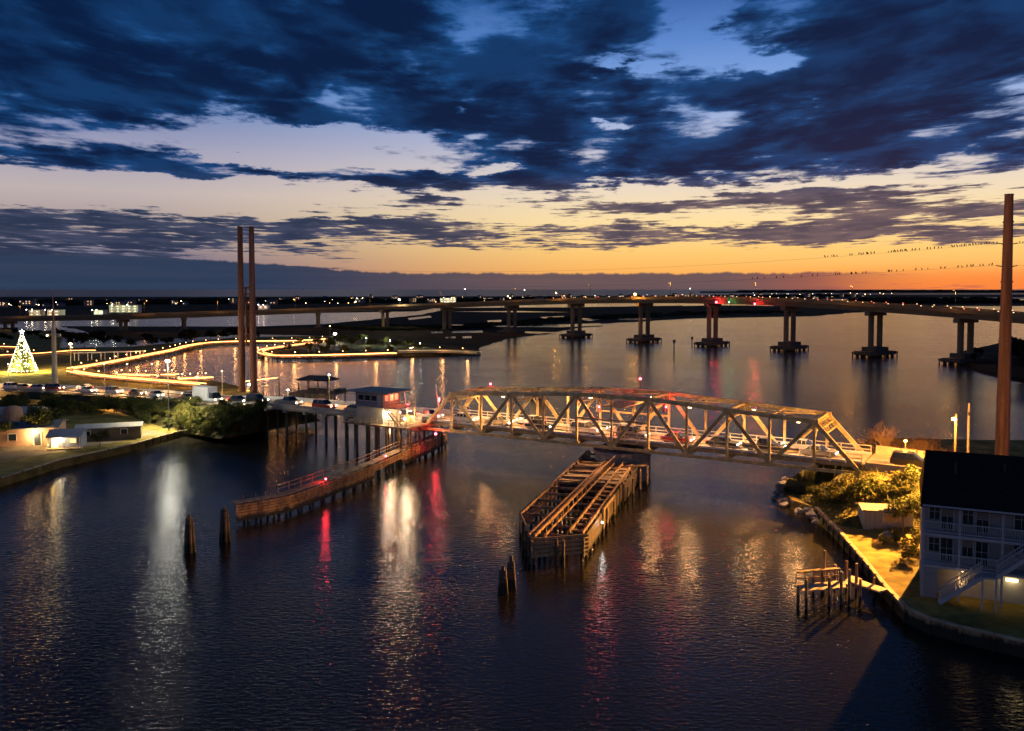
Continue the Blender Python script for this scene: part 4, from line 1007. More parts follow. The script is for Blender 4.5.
# dark dock beyond the spit end
boardwalk('long dark fishing dock with small yellow lights running right from the tip of the spit', [(398, 352.5), (430, 352), (455, 352.5), (479, 354)], 'fishing_dock', z=1.6, w=3.0, every=12, n_light=3, e=300, rope=glow('dim rope light', (.8, .8, .3), .35))
# arbour posts in the park
q = at(96, 361, 1.1); t = thing('pergola', 'white open pergola frames between the park lamp and the far boardwalk', 'pergola', q)
for k in range(6):
    x = -8 + k * 4.2; y = k * 1.6; MB().tube((x, y, 0), (x, y, 2.9), .14, .14, 6).tube((x, y + 3, 0), (x, y + 3, 2.9), .14, .14, 6).build('post', M_white, t)
MB().bar((-8.3, 0, 3), (13.3, 8, 3), .25, .25).bar((-8.3, 3, 3), (13.3, 11, 3), .25, .25).build('beam', M_white, t)
# pavilion on the dock
pc = at(318, 400, 0); pv = thing('dock_pavilion', 'open boat-dock pavilion with a low dark hipped roof over the water behind the trestle', 'pavilion', pc)
an2 = math.atan2(U.y, U.x) * .55; ca, sa = math.cos(an2), math.sin(an2)
def L2(x, y, z): return (x * ca - y * sa, x * sa + y * ca, z)
mb = MB(); z = 5.3
vs = [L2(-4.6, -3, z), L2(4.6, -3, z), L2(4.6, 3, z), L2(-4.6, 3, z), L2(-2.3, 0, z + 1.0), L2(2.3, 0, z + 1.0)]
mb.add(vs + [(x, y, zz - .2) for x, y, zz in vs[:4]], [(0, 1, 5, 4), (1, 2, 5), (2, 3, 4, 5), (3, 0, 4), (9, 8, 7, 6), (0, 6, 7, 1), (1, 7, 8, 2), (2, 8, 9, 3), (3, 9, 6, 0)])
mb.build('roof', mat('dark shingle roof', (.06, .05, .045), .85, .3, 1), pv)
for x in (-4, -1.4, 1.4, 4):
    for y in (-2.5, 2.5): MB().tube(L2(x, y, 2.0), L2(x, y, z - .1), .12, .12, 6).build('post', M_timber, pv)
MB().box(L2(0, 0, 1.9), (13.0, 7, .3), an2).box(L2(0, -3.4, 1.3), (13.0, .2, 1.0), an2).build('deck', M_timber, pv)
MB().box(L2(5.6, 1.0, 2.5), (2.4, 2.2, 1.0), an2).box(L2(-1, 1.8, 2.4), (5.4, .4, .8), an2).build('bench', M_dark, pv)
mb = MB()
for y in (-3.3, 3.3):
    for zz in (2.6, 3.0): mb.bar(L2(-6.4, y, zz), L2(6.4, y, zz), .08, .1)
    for k in range(9): mb.bar(L2(-6.4 + k * 1.6, y, 2), L2(-6.4 + k * 1.6, y, 3.0), .09, .09)
mb.build('railing', M_timber, pv)
for x in (-6, -3, 0, 3, 6):
    for y in (-3, 3): MB().tube(L2(x, y, -1.5), L2(x, y, 1.8), .18, .18, 7).build('pile', M_pile, pv)
gp = thing('gangway', 'lit gangway sloping down from the causeway toward the pond beside the twin poles', 'gangway', at(268, 396, 0))
a_, b_ = Vector((-6.5, 4, 2.6)), Vector((3.5, -2, 4.2))
mb = MB(); mb.bar(a_, b_, 1.3, .16); mb.build('deck', M_bw, gp); mb = MB(); mb.bar(a_ + Vector((-.3, -.6, .9)), b_ + Vector((-.3, -.6, .9)), .09, .12); mb.build('rope_light', g_rope, gp)
for f in (0, .5, 1): p = a_.lerp(b_, f); MB().tube((p.x, p.y, -1), p, .13, .13, 6).build('pile', M_pile, gp)
# ------------------------------------------------------------------ thicket on the causeway side
def left_z(p):
    best = 1.1
    for i in range(1, len(RD) - 1):
        a, b = RD[i], RD[i + 1]; d = (b - a); d.z = 0; L = d.length; d.normalize(); r = p - a; s = r.dot(d)
        if -3 < s <= L + 1:
            v = RP[i]; w = r.dot(v); zr = a.z + (b.z - a.z) * s / L
            if w < -.8: best = max(best, zr - .2 - max(0, -1.2 - w) / 1.5)
    return best
def left_hit(px, py):
    Y = 140
    while Y < 215:
        p = aty(px, py, Y)
        if p.z <= left_z(p): return Vector((p.x, p.y, left_z(p)))
        Y += .4
    return at(px, py, 1.1)
rnd = random.Random(3)
for i in range(150):
    px = rnd.uniform(-6, 262); top = 400 if px < 60 else 403; bot = 411 if px < 60 else 415 if px < 138 else 424 if px < 165 else 430
    yb = rnd.uniform(top, bot); tall = rnd.random() < .3
    if px > 225: yb = rnd.uniform(410, 429)
    plant(('tree', rnd.randrange(4)) if tall and yb > 412 else ('bush', rnd.randrange(4)), left_hit(px, yb), rnd.uniform(.7, 1.1) * (.55 if tall and yb > 412 else 1.0) * (.72 if px > 150 or yb < 408 else 1), 'dark wild shrub in the thicket below the causeway road', 'shrub', 'shrubs in the thicket below the causeway', 'shrub')
for i in range(60):
    px = rnd.uniform(200, 264); yb = rnd.uniform(409, 431 if px < 250 else 426)
    if i > 24: px = rnd.uniform(190, 258); yb = rnd.uniform(427, 435)
    if i > 42: px = rnd.uniform(186, 228); yb = rnd.uniform(428, 437)
    plant(('tree' if i % 3 == 0 else 'bush', rnd.randrange(4)), left_hit(px, yb), rnd.uniform(.6, .8) * (.5 if i % 3 == 0 else 1), 'dark wild shrub on the end of the causeway bank above the water', 'shrub', 'shrubs on the end of the causeway bank', 'shrub')
# ------------------------------------------------------------------ left shore: bulkhead, lot and buildings
BKL = [(-420, 519.5), (0, 486.5), (60, 467.3), (130, 451.5), (180, 437.2), (216, 432.6), (262, 427.6)]
def bulkhead(name, lab, line, z, m):
    P = [at(x, y, 0) for x, y in line]; c_ = P[len(P) // 2]; t = thing(name, lab, 'bulkhead', (c_.x, c_.y, 0))
    mb = MB()
    for a, b in zip(P, P[1:]): mb.bar((a.x, a.y, z / 2 - .4), (b.x, b.y, z / 2 - .4), .16, z + .8)
    mb.build('sheeting', m, t, True)
    mb = MB()
    for a, b in zip(P, P[1:]): mb.bar((a.x, a.y, z + .08), (b.x, b.y, z + .08), .42, .12)
    mb.build('cap', mat('pale cap timber', (.42, .33, .2), .8, .25, 1), t, True)
    cnt = 0
    for a, b in zip(P, P[1:]):
        n = max(1, int((b - a).length / 2.0))
        for k in range(n):
            p = a.lerp(b, k / n); px = 512 + F * p.x / p.y; cnt += 1
            if cnt > 90 or px < -10 or px > 1040: continue
            d = (b - a).normalized(); v = Vector((d.y, -d.x, 0)) * .16
            if v.x * (1 if a.x < 0 else 1) > 0 and a.x > 0: v = -v
            if a.x < 0 and v.y > 0: v = -v
            MB().tube((p.x + v.x, p.y + v.y, -1), (p.x + v.x, p.y + v.y, z + .22), .12, .11, 6).build('pile', M_timber, t, True)
    return t
bulkhead('bulkhead', 'timber bulkhead with short posts along the left near shore below the lit cottage', BKL, 1.12, mat('dark bulkhead timber', (.12, .08, .045), .9, .45, 1.0, bump=.4))
bulkhead('bulkhead', 'pale-capped timber bulkhead curving along the lawn below the shed and the three-storey house', [(816, 517.6), (840, 543), (864, 572), (884, 598), (906, 622.6), (930, 634), (960, 642.5), (1030, 659.5), (1200, 704)], 1.22, M_timber)
sheet('lot_pavement', [at(x, y, 1.106) for x, y in ((-60, 467), (0, 462), (70, 450), (150, 436), (172, 434), (150, 430), (60, 440), (0, 447), (-60, 450))], 1.106, mat('sandy lot', (.20, .16, .11), .95, .3, .2))
def gable(mb, w, d, z, rise, o=.3, m=0):
    x, y = w / 2 + o, d / 2 + o
    vs = [(-x, -y, z), (x, -y, z), (x, y, z), (-x, y, z), (-x, 0, z + rise), (x, 0, z + rise)]
    lo = [(a, b, c - .16) for a, b, c in vs]
    mb.add(vs + lo, [(0, 1, 5, 4), (2, 3, 4, 5), (7, 6, 10, 11), (9, 8, 11, 10), (0, 6, 7, 1), (2, 8, 9, 3), (0, 4, 10, 6), (3, 9, 10, 4), (1, 7, 11, 5), (2, 5, 11, 8)], m); return mb
def house(name, lab, loc, rz, w, d, h, rise, wm, rm, wins, cat='house', floor=0.0):
    t = thing(name, lab, cat, loc, rz)
    mb = MB(); mb.box((0, 0, floor + h / 2), (w, d, h)); z = floor + h
    mb.add([(-w / 2, -d / 2, z), (-w / 2, d / 2, z), (-w / 2, 0, z + rise * .96), (w / 2, -d / 2, z), (w / 2, d / 2, z), (w / 2, 0, z + rise * .96)], [(0, 2, 1), (3, 4, 5)])
    mb.build('wall', wm, t); gable(MB(), w, d, z + .05, rise).build('roof', rm, t)
    for kind, x, zz, ww, hh, m_ in wins:
        f = MB().box((x, -d / 2 - .03, floor + zz), (ww, .08, hh)).build(kind, m_, t)
        mb = MB()
        for s in (-1, 1): mb.box((x + s * (ww / 2 + .05), -d / 2 - .05, floor + zz), (.1, .14, hh + .2))
        mb.box((x, -d / 2 - .05, floor + zz + hh / 2 + .05), (ww, .14, .1)); mb.build('frame', M_white, f)
    return t
gy = glow('yellow doorway', (1, .58, .10), 2.0); gyd = glow('dim yellow window', (1, .62, .15), 1.2)
M_metroof = mat('pale metal roof', (.30, .30, .30), .5, .15, 1, streak=(6, .2, 1)); M_pink = mat('salmon stucco', (.38, .22, .14), .85, .2, .5); M_blue = mat('blue grey siding', (.26, .27, .32), .8, .15, .5)
b = house('lot_building', 'long low salmon-walled building with a grey roof at the left frame edge', at(8, 443, 1.1), R(18), 17, 8, 3.0, .7, M_pink, mat('grey shingle', (.17, .17, .17), .85, .2, 1), [('window', 1.6, 1.6, 1.2, 1.1, M_glass), ('door', 5.4, 1.1, 1.1, 2.1, M_glass), ('window', -3, 1.6, 1.2, 1.1, M_glass)], 'building')
b = house('lot_building', 'second grey-roofed building behind the long salmon one at the left edge', at(6, 428, 1.1), R(8), 13, 7, 3.0, 1.1, M_conc, M_metroof, [('window', 2, 1.6, 1.2, 1.1, M_glass)], 'building')
tank = at(13, 432, 1.1); t = thing('storage_tank', 'rounded pinkish storage tank above the long salmon building', 'tank', (tank.x, tank.y, 1.1)); MB().tube((0, 0, 0), (0, 0, 4.2), 1.7, 1.7, 20).build('shell', M_pink, t); MB().ball((0, 0, 4.2), 1.7, (1, 1, .5), 2).build('dome', M_pink, t, smooth=True)
cot = house('lit_cottage', 'small blue-grey waterfront cottage with a glowing yellow doorway and porch light', at(68, 446.5, 1.1), R(14), 5.0, 4.0, 2.2, .8, M_blue, M_metroof, [('door', -1.5, 1.05, .9, 1.9, gy), ('window', 1.3, 1.3, .9, .7, gyd), ('window', -.2, 1.35, .4, .5, gyd)], 'cottage')
MB().box((0.2, -2.7, .12), (5.2, 1.5, .2)).build('porch', M_timber, cot); mb = MB(); 
for x in (-2.3, .2, 2.6): MB().tube((x, -3.3, .2), (x, -3.3, 2.1), .07, .07, 6).build('porch_post', M_white, cot)
MB().box((.1, -2.75, 2.16), (5.4, 1.6, .1)).build('porch_roof', M_metroof, cot)
MB().ball((-.6, -2.5, 1.95), .13, sub=2).build('porch_lamp', glow('porch lamp', (1, .85, .6), 60), cot); point('porch_light', (-.6, -2.8, 1.75), (1, .78, .45), 110, .15, cot)
point('door_light', (-1.5, -2.8, 1.4), (1, .6, .15), 60, .2, cot)
lamp(49.5, 445, 1.1, 448.4, .22, g_sod, 'low yellow lamp at the left corner of the lit cottage', (1, .62, .16), 1500)
lamp(34.5, 431.5, 1.1, 446, .2, g_warm, 'small lamp on the right end wall of the long salmon building', (1, .66, .3), 1100)
house('long_shed', 'long dim greenish shed with a pale roof edge right of the lit cottage', at(110, 438, 1.1), R(20), 10.5, 4.0, 2.2, .5, mat('olive board', (.15, .13, .07), .85, .3, .6), M_metroof, [('window', 2.5, 1.4, 1.0, .8, M_glass), ('window', -3.5, 1.4, 1.0, .8, M_glass)], 'shed')
# ------------------------------------------------------------------ east bank: causeway, slope, abutment
e0, e1 = BP(LB + .3, 0, ZD), BP(LB + 46, 0, 4.6)
o = MB(); o.bar(BP(LB + .3, WB / 2, ZD - .2), BP(LB + 48, WB / 2, 4.4), WB + .4, .3); o = o.build('east_road', M_deck); o['kind'] = 'structure'
o = MB()
for w in (.5, WB - .5, WB / 2): o.bar(BP(LB + .4, w, ZD - .044), BP(LB + 47.8, w, 4.556), .12, .008)
o = o.build('east_road_markings', M_white); o['kind'] = 'structure'
# the slope: a grid sheet from the road shoulder down to the shed lawn
def slope_z(p):
    r = p - BP(LB, 0, 0); s, w = r.dot(U), r.dot(V)
    if w > 9.5: return max(1.0, 6.0 - (w - 9.5) * .55)
    if w > -1.2: return 5.85 - max(0, s) * .035 + (0 if s > -1.5 else (s + 1.5) * 1.1)
    return max(1.0, 5.8 - (-1.2 - w) * .46 + min(0, (s + 1.5)) * .8 - max(0, s) * .035 + .25 * mnoise.noise(p * .22))
PR = [(a.x, a.y) for a in P_right]
def edge_dist(x, y):
    best = 99
    for i in range(len(PR)):
        a, b = PR[i], PR[(i + 1) % len(PR)]; dx_, dy_ = b[0] - a[0], b[1] - a[1]; L2_ = dx_ * dx_ + dy_ * dy_
        if L2_ < 1e-6: continue
        t = max(0, min(1, ((x - a[0]) * dx_ + (y - a[1]) * dy_) / L2_)); best = min(best, math.hypot(x - a[0] - t * dx_, y - a[1] - t * dy_))
    return best
slope0 = slope_z
def slope_z(p): return max(1.0 if p.y < 100 else .6, min(slope0(p), .9 + .8 * edge_dist(p.x, p.y)))
def ground_hit(px, py, f, d0, d1):
    Y = d0
    while Y < d1:
        p = aty(px, py, Y)
        if p.z <= f(p): return Vector((p.x, p.y, f(p)))
        Y += .4
    return at(px, py, 1.2)
nx, ny = 90, 70; x0, x1, y0, y1 = 30, 100, 84, 132
mb = MB(); idx = {}
for j in range(ny + 1):
    for i in range(nx + 1):
        p = Vector((x0 + (x1 - x0) * i / nx, y0 + (y1 - y0) * j / ny, 0)); p.z = slope_z(p) if inside(p.x, p.y, [(a.x, a.y) for a in P_right]) else -.6
        r = p - BP(LB, 0, 0); s = r.dot(U); w = r.dot(V)
        if -.6 < w < WB + .6 and s > -1.5: p.z -= .5
        idx[i, j] = len(mb.v); mb.v.append(tuple(p))
for j in range(ny):
    for i in range(nx):
        q = (idx[i, j], idx[i + 1, j], idx[i + 1, j + 1], idx[i, j + 1])
        if max(mb.v[k][2] for k in q) > 1.02: mb.f.append(q); mb.mi.append(0)
o = mb.build('slope_ground', mat('dry grass slope', (.13, .12, .04), .95, .45, .5, bump=.5)); o['kind'] = 'structure'
# low growth on the slope
mb = MB(); rg = random.Random(21)
for i in range(26000):
    s, w = rg.uniform(-13, 26), rg.uniform(-12.5, -1.0); p = BP(LB + s, w, 0)
    if not inside(p.x, p.y, [(a.x, a.y) for a in P_right]): continue
    z = slope_z(p); k = .35 + 1.1 * abs(mnoise.noise(Vector((p.x * .35, p.y * .35, 2)))); h = rg.uniform(.0, .5) * k
    if z < 1.05: continue
    a = Vector((rg.gauss(0, 1), rg.gauss(0, 1), rg.gauss(0, .5))).normalized() * .13; b = Vector((rg.gauss(0, 1), rg.gauss(0, 1), rg.gauss(0, .5))).normalized() * .08
    c_ = Vector((p.x, p.y, z + h)); mb.add([c_ - a, c_ - b, c_ + a, c_ + b], [(0, 1, 2, 3)])
o = mb.build('ground_ivy', mat('yellow green ivy', (.12, .11, .03), .8, .45, .8)); tag(o, 'low leafy growth covering the slope below the east approach road', 'ivy', kind='stuff')
ab = thing('bridge_abutment', 'concrete bridge abutment with a dark opening at the right end of the truss', 'abutment', BP(LB + 3, 0, 0))
MB().bar(BP(LB + 1.4, -.3, 2.9), BP(LB + 1.4, WB + .3, 2.9), 1.6, 4.6).build('end_wall', M_conc, ab, True)
MB().bar(BP(LB + .6, -.75, 5.1), BP(LB + 7.4, -.75, 5.0), .4, 3.2).build('wing_wall', mat('peach concrete', (.46, .36, .24), .85, .2, .6), ab, True)
MB().bar(BP(LB + 3.5, -.98, 5.3), BP(LB + 4.7, -.98, 5.3), .08, 1.3).build('opening_shade', M_dark, ab, True)  # dark slab standing in for the shade inside the opening
mb = MB(); mb.bar(BP(LB + .5, WB + .3, ZD + .5), BP(LB + 12, WB + .3, ZD + .1), .3, 1.1); mb.build('far_parapet', MATS['peach concrete'], ab, True)
mb = MB()
for k in range(5): mb.bar(BP(LB + 3.5 + k * .9, WB + .12, ZD + .75 - k * .03), BP(LB + 3.75 + k * .9, WB + .12, ZD + .75 - k * .03), .08, .45)
mb.build('parapet_slot', M_dark, ab, True)
for w in (-.35,): mb = MB(); mb.bar(BP(LB + 7.4, w, ZD + .35), BP(LB + 34, w, ZD - .6), .1, .3); mb.build('near_rail', MATS['galvanised rail'], ab, True)
# shrubs and trees on the slope
for px, yb, s, key, lab in ((836, 500, .95, ('bush', 0), 'dark round bush at the foot of the slope, left of the olive one'), (857, 503, 1.15, ('bush', 1), 'large olive bush in the middle of the slope foot'), (822, 507, .62, ('bush', 2), 'small dark bush beside the bulkhead corner'),
                       (846, 508, .6, ('bush', 3), 'low dark bush between the two large slope bushes'), (870, 497, .7, ('bush', 1), 'bush behind the left end of the shed'), (912, 486, .8, ('bush', 3), 'yellow-lit bush beside the road against the dark roof'), (900, 482, .6, ('bush', 0), 'small dark bush on the upper slope below the black car'),
                       (790, 497, .5, ('bush', 3), 'lone lit bush at the water edge under the truss end'), (800, 499, .42, ('bush', 1), 'small lit bush just right of the water-edge bush'), (884, 545, .45, ('bush', 2), 'low dark shrub in front of the right end of the shed'), (897, 543, .6, ('bush', 0), 'dark shrub in front of the dark leafy tree'), (915, 550, .8, ('bush', 2), 'dark shrub against the left corner of the three-storey house'),
                       (908, 560, .8, ('bush', 0), 'dark shrub on the lawn left of the house corner')):
    p = ground_hit(px, yb, slope_z, 84, 130) if yb < 512 else at(px, yb, 1.2)
    plant(key, p, s, lab, 'shrub', name='shrub')
rs_ = random.Random(8)
for i in range(16):
    px = rs_.uniform(812, 915); yb = rs_.uniform(486, 500) if px > 840 else rs_.uniform(494, 508)
    plant(('bush', rs_.randrange(4)), ground_hit(px, yb, slope_z, 84, 130), rs_.uniform(.4, .75), 'golden lit bush spread over the slope below the east approach', 'shrub', 'bushes on the lit slope', 'shrub')
plant(('tree', 1), at(903, 533, 1.2), .74, 'dark leafy tree standing right behind the shed end', 'tree'); plant(('tree', 3), at(914, 524, 1.2), .7, 'dark tree between the leafy tree and the dark roof', 'tree')
plant(('bush', 2), at(1003, 588, 1.2), .75, 'dark tree shape under the outside stair of the house', 'shrub', name='shrub')
def bare(h, r, seed, n=46):
    rr = random.Random(seed); mb = MB()
    def rec(p, d, L, th, lv):
        q = p + d * L; mb.tube(p, q, th, th * .65, 5)
        if lv == 0: return
        for k in range(rr.randint(3, 4)):
            nd = (d + Vector((rr.gauss(0, .5), rr.gauss(0, .5), rr.gauss(.12, .25)))).normalized(); rec(p.lerp(q, rr.uniform(.55, 1)), nd, L * rr.uniform(.6, .85), th * .55, lv - 1)
    for k in range(3): rec(Vector((0, 0, 0)), Vector((rr.gauss(0, .18), rr.gauss(0, .18), 1)).normalized(), h * .34, .10, 4)
    return mb.mesh('branches', M_bare)
BT = [bare(6, 2, s) for s in (1, 2, 3)]
def baretree(px, Y, z, s, lab):
    t = thing('bare_tree', lab, 'tree', ((px - 512) / F * Y, Y, z)); t.scale = (s, s, s); t.rotation_euler = (0, 0, random.uniform(0, 6))
    o = bpy.data.objects.new('branches', random.choice(BT)); COL.objects.link(o); o.parent = t
baretree(884, 118, 3.2, 1.15, 'tall pale bare tree behind the right end of the truss, taller than its neighbours')
for i, (px, s) in enumerate([(866, .62), (873, .7), (879, .6), (900, .85), (907, .8), (915, .95), (922, .85), (930, .9), (938, .75), (946, .7), (910, .7), (926, .75)]):
    baretree(px, 117 + (i % 4) * 2.5, 2.2, s, 'bare orange-lit bush in the row behind the east approach road'); bpy.context.scene.objects[-1] if False else None
for o in [x for x in COL.objects if x.get('label', '').startswith('bare orange-lit bush')]: o['group'] = 'bare bushes behind the east road'
# rocks at the water edge
rk = random.Random(2)
edge = pts([(822, 524), (816, 518), (790, 509), (781, 500), (786, 487), (812, 476), (846, 462)])
for i in range(120):
    k_ = rk.randrange(1, len(edge) - 1) if rk.random() < .9 else 0; p = edge[k_].lerp(edge[k_ + 1], rk.random()) + Vector((rk.uniform(-.7, 1.3), rk.uniform(-.5, 1.2), 0)); p.z = rk.uniform(0, .5) + (.35 if rk.random() < .4 else 0)
    o = MB().ball(p, rk.uniform(.32, .75), (1.2, 1, .75), 1, .25).build('rock', M_conc); tag(o, 'grey riprap rock at the water edge below the right end of the truss', 'rock', 'riprap rocks under the truss end')
# shed
sh = house('garden_shed', 'small flat-sided white shed casting a long shadow on the orange-lit lawn', at(885, 527, 1.2) , R(-9), 5.2, 2.8, 2.2, .35, mat('shed siding', (.36, .34, .32), .8, .15, .6, streak=(9, .3, .3)), mat('shed roof', (.20, .18, .16), .7, .15, .8), [('window', .3, 1.4, 1.7, .8, mat('shed window', (.16, .12, .12), .3, .1, 1))], 'shed')
t = thing('round_boulder', 'pale round boulder on the lawn in front of the shed end', 'boulder', at(890, 538, 1.2)); MB().ball((0, 0, .3), .75, (1.2, 1, .65), 2, .05).build('stone', M_conc, t, smooth=True)
# ------------------------------------------------------------------ three-storey house
HA = at(920.5, 597, 1.2); ha = R(-25)
hs = thing('porch_house', 'grey three-storey waterfront house with a black roof, white porches and an outside stair', 'house', HA, ha)
M_sid = mat('grey lap siding', (.28, .28, .285), .85, .1, .5, streak=(.2, .2, 7)); M_rail = mat('white porch trim', (.40, .40, .41), .6, .1, 1)
HL = 22.0
for x, y in ((2.6, 2.6), (6.4, 3.4)): MB().tube((x, y, 9.5), (x, y, 11.6), .09, .09, 8).build('roof_vent', M_dark, hs)
MB().box((HL / 2, -.52, 8.22), (HL, .14, .14)).build('gutter', M_rail, hs)
MB().box((.02, .0, 4.2), (.09, .09, 8.1)).build('downpipe', M_rail, hs)
MB().box((HL / 2, 5.2, 4.3), (HL, 7.0, 8.6)).build('wall', M_sid, hs)
rf = MB(); zE, zR = 8.35, 12.1
vs = [(-.15, -.45, zE), (HL, -.45, zE), (HL, 9.4, zE), (-.15, 9.4, zE), (.25, 4.9, zR), (HL, 4.9, zR)]; lo = [(a, b, c - .3) for a, b, c in vs[:4]]
rf.add(vs + lo, [(0, 1, 5, 4), (2, 3, 4, 5), (3, 0, 4), (0, 6, 7, 1), (1, 7, 8, 2), (3, 9, 6, 0), (2, 8, 9, 3), (9, 8, 7, 6), (1, 2, 5)])
rf.build('roof', mat('black shingle', (.018, .016, .016), .95, .3, 3, bump=.3), hs)
mb = MB()
for z in (2.85, 5.6): MB().box((HL / 2, .85, z), (HL - .1, 1.75, .24)).build('porch_floor', M_rail, hs)
for x in (.12, 2.9, 6.1, 9.5, 13, 17): MB().box((x, .12, 4.2), (.18, .18, 8.3)).build('porch_post', M_rail, hs)
for z in (2.97, 5.72):
    mb = MB()
    a0 = .2
    for x0_, x1_ in ((.2, 2.8), (3.0, 6.0), (6.2, 9.4), (9.6, 12.9)):
        if z < 3 and x0_ in (6.2,): continue
        mb.box(((x0_ + x1_) / 2, .12, z + 1.0), (x1_ - x0_, .08, .09)); mb.box(((x0_ + x1_) / 2, .12, z + .14), (x1_ - x0_, .08, .08))
        n = int((x1_ - x0_) / .17)
        for k in range(n): mb.box((x0_ + (k + .5) * (x1_ - x0_) / n, .12, z + .56), (.045, .045, .8))
    mb.build('porch_railing', M_rail, hs)
for fl, z in enumerate((3.0, 5.85)):
    for x, w, h, kind in ((1.0, .8, 1.2, 'window'), (2.0, .9, 2.0, 'door'), (3.6, .8, 1.6, 'window'), (4.7, .9, 2.0, 'door'), (7.6, 1.0, 1.6, 'window'), (10.2, .9, 1.9, 'door'), (12.2, 1.0, 1.4, 'window')):
        zc = z + (h / 2 if kind == 'door' else 1.35)
        g = MB().box((x, 1.66, zc), (w, .06, h)).build(kind, M_glass, hs); mb = MB()
        for s in (-1, 1): mb.box((x + s * (w / 2 + .05), 1.64, zc), (.1, .09, h + .2))
        mb.box((x, 1.64, zc + h / 2 + .05), (w, .09, .1)); mb.box((x, 1.63, zc), (.04, .05, h)); mb.box((x, 1.63, zc + h * .05), (w, .05, .04)); mb.build('frame', M_rail, g)
        if (int(x * 10) + fl) % 3 == 0: MB().box((x, 1.61, zc + h * .28), (w * .96, .03, h * .42)).build('blind', mat('window blind', (.20, .19, .17), .8, .1, 2), g)
MB().box((.9, 1.66, 1.5), (.7, .06, 1.3)).build('window', M_glass, hs)
mb = MB(); mb.box((0.6, .9, 1.4), (1.3, 1.6, 2.7)).build('corner_store', M_sid, hs)
def stair(parent, a, b, wdt, n, nm):
    a, b = Vector(a), Vector(b); mb = MB()
    for q in (-wdt / 2, wdt / 2): mb.bar(a + Vector((0, q, 0)), b + Vector((0, q, 0)), .08, .32)
    for k in range(n): p = a.lerp(b, (k + .5) / n); mb.box(p + Vector((0, 0, .1)), (.3, wdt, .05))
    for q in (-wdt / 2, wdt / 2):
        mb.bar(a + Vector((0, q, 1)), b + Vector((0, q, 1)), .07, .09)
        for k in range(int(n * 1.3)): p = a.lerp(b, (k + .5) / int(n * 1.3)); mb.bar(p + Vector((0, q, 0)), p + Vector((0, q, 1)), .04, .04)
    mb.build(nm, M_rail, parent)
stair(hs, (8.6, -.75, 5.55), (5.6, -.75, 2.9), 1.1, 14, 'upper_stair'); stair(hs, (4.6, -.75, 2.8), (1.4, -.75, .1), 1.1, 15, 'lower_stair')
MB().box((5.1, -.75, 2.8), (1.2, 1.3, .14)).build('stair_landing', M_rail, hs)
for x, y in ((4.6, -1.3), (5.6, -1.3), (8.6, -1.3)): MB().box((x, y, 1.4 if x < 8 else 2.7), (.14, .14, 2.8 if x < 8 else 5.4)).build('stair_post', M_rail, hs)
MB().box((8.6, -.4, 5.6), (1.4, 1.0, .14)).build('stair_landing', M_rail, hs)
MB().box((7.0, 1.62, 2.0), (.9, .12, .22)).build('ground_floor_lamp', glow('carport lamp', (1, .75, .3), 5), hs); point('carport_light', (7.0, 1.2, 1.95), (1, .7, .3), 14, .2, hs)
point('porch_light', (3.2, -.1, 1.9), (1, .55, .2), 26, .3, hs); MB().ball((3.2, .4, 2.62), .09, sub=2).build('porch_lamp', glow('porch bulb', (1, .6, .25), 3), hs)
# ------------------------------------------------------------------ private dock
dk = thing('boat_dock', 'small L-shaped timber dock with railings and a tall pile below the lawn', 'dock', at(835, 598, 0))
DP = lambda px, yp, z: at(px, yp, z)
mb = MB(); a_, b_ = DP(798, 588.5, 1.3), DP(842, 584.5, 1.3); mb.bar(a_, b_, 1.7, .14); mb.build('deck', mat('pale dock plank', (.46, .36, .24), .8, .2, 1.2), dk, True)
c_, d_ = DP(848, 579, 1.3), DP(884, 591, 1.3); mb = MB(); mb.bar(c_, d_, 1.25, .14); mb.build('gangplank', MATS['pale dock plank'], dk, True)
mb = MB(); mb.bar(DP(842, 580, 1.28), DP(852, 583, 1.28), 3.4, .14); mb.build('landing', MATS['pale dock plank'], dk, True)
for px, yb, h in ((798, 605, 1.8), (806, 609, 2.6), (813, 596, 1.8), (822, 597, 2.4), (829, 606, 2.6), (841, 604, 2.9), (849, 606, 3.3), (856, 598, 3.2), (860, 606, 2.4), (874, 598, 1.9), (846, 593, 3.0), (835, 590, 2.4)):
    p = at(px, yb, 0); MB().tube((p.x, p.y, -1), (p.x, p.y, h), .14, .12, 7).build('pile', M_timber, dk, True)
p = at(824, 592, 0); MB().tube((p.x, p.y, -1), (p.x, p.y, 3.9), .13, .11, 7).build('tall_pile', M_timber, dk, True)
mb = MB(); off = Vector((.1, .8, 0))
for z in (.6, 1.15): mb.bar(a_ + off + Vector((0, 0, z)), b_ + off + Vector((0, 0, z)), .08, .12)
for k in range(6): p = a_.lerp(b_, k / 5) + off; mb.bar(p, p + Vector((0, 0, 1.2)), .1, .1)
mb.bar(a_ + Vector((.6, .8, 1.15)), a_ + Vector((.6, -.8, 1.15)), .08, .1)
mb.build('railing', M_timber, dk, True)
mb = MB(); mb.bar(a_ + off * 2.2 + Vector((.4, 0, .9)), b_ + off * 2.2 + Vector((0, 0, .9)), .5, .1); mb.build('bench', M_timber, dk, True)
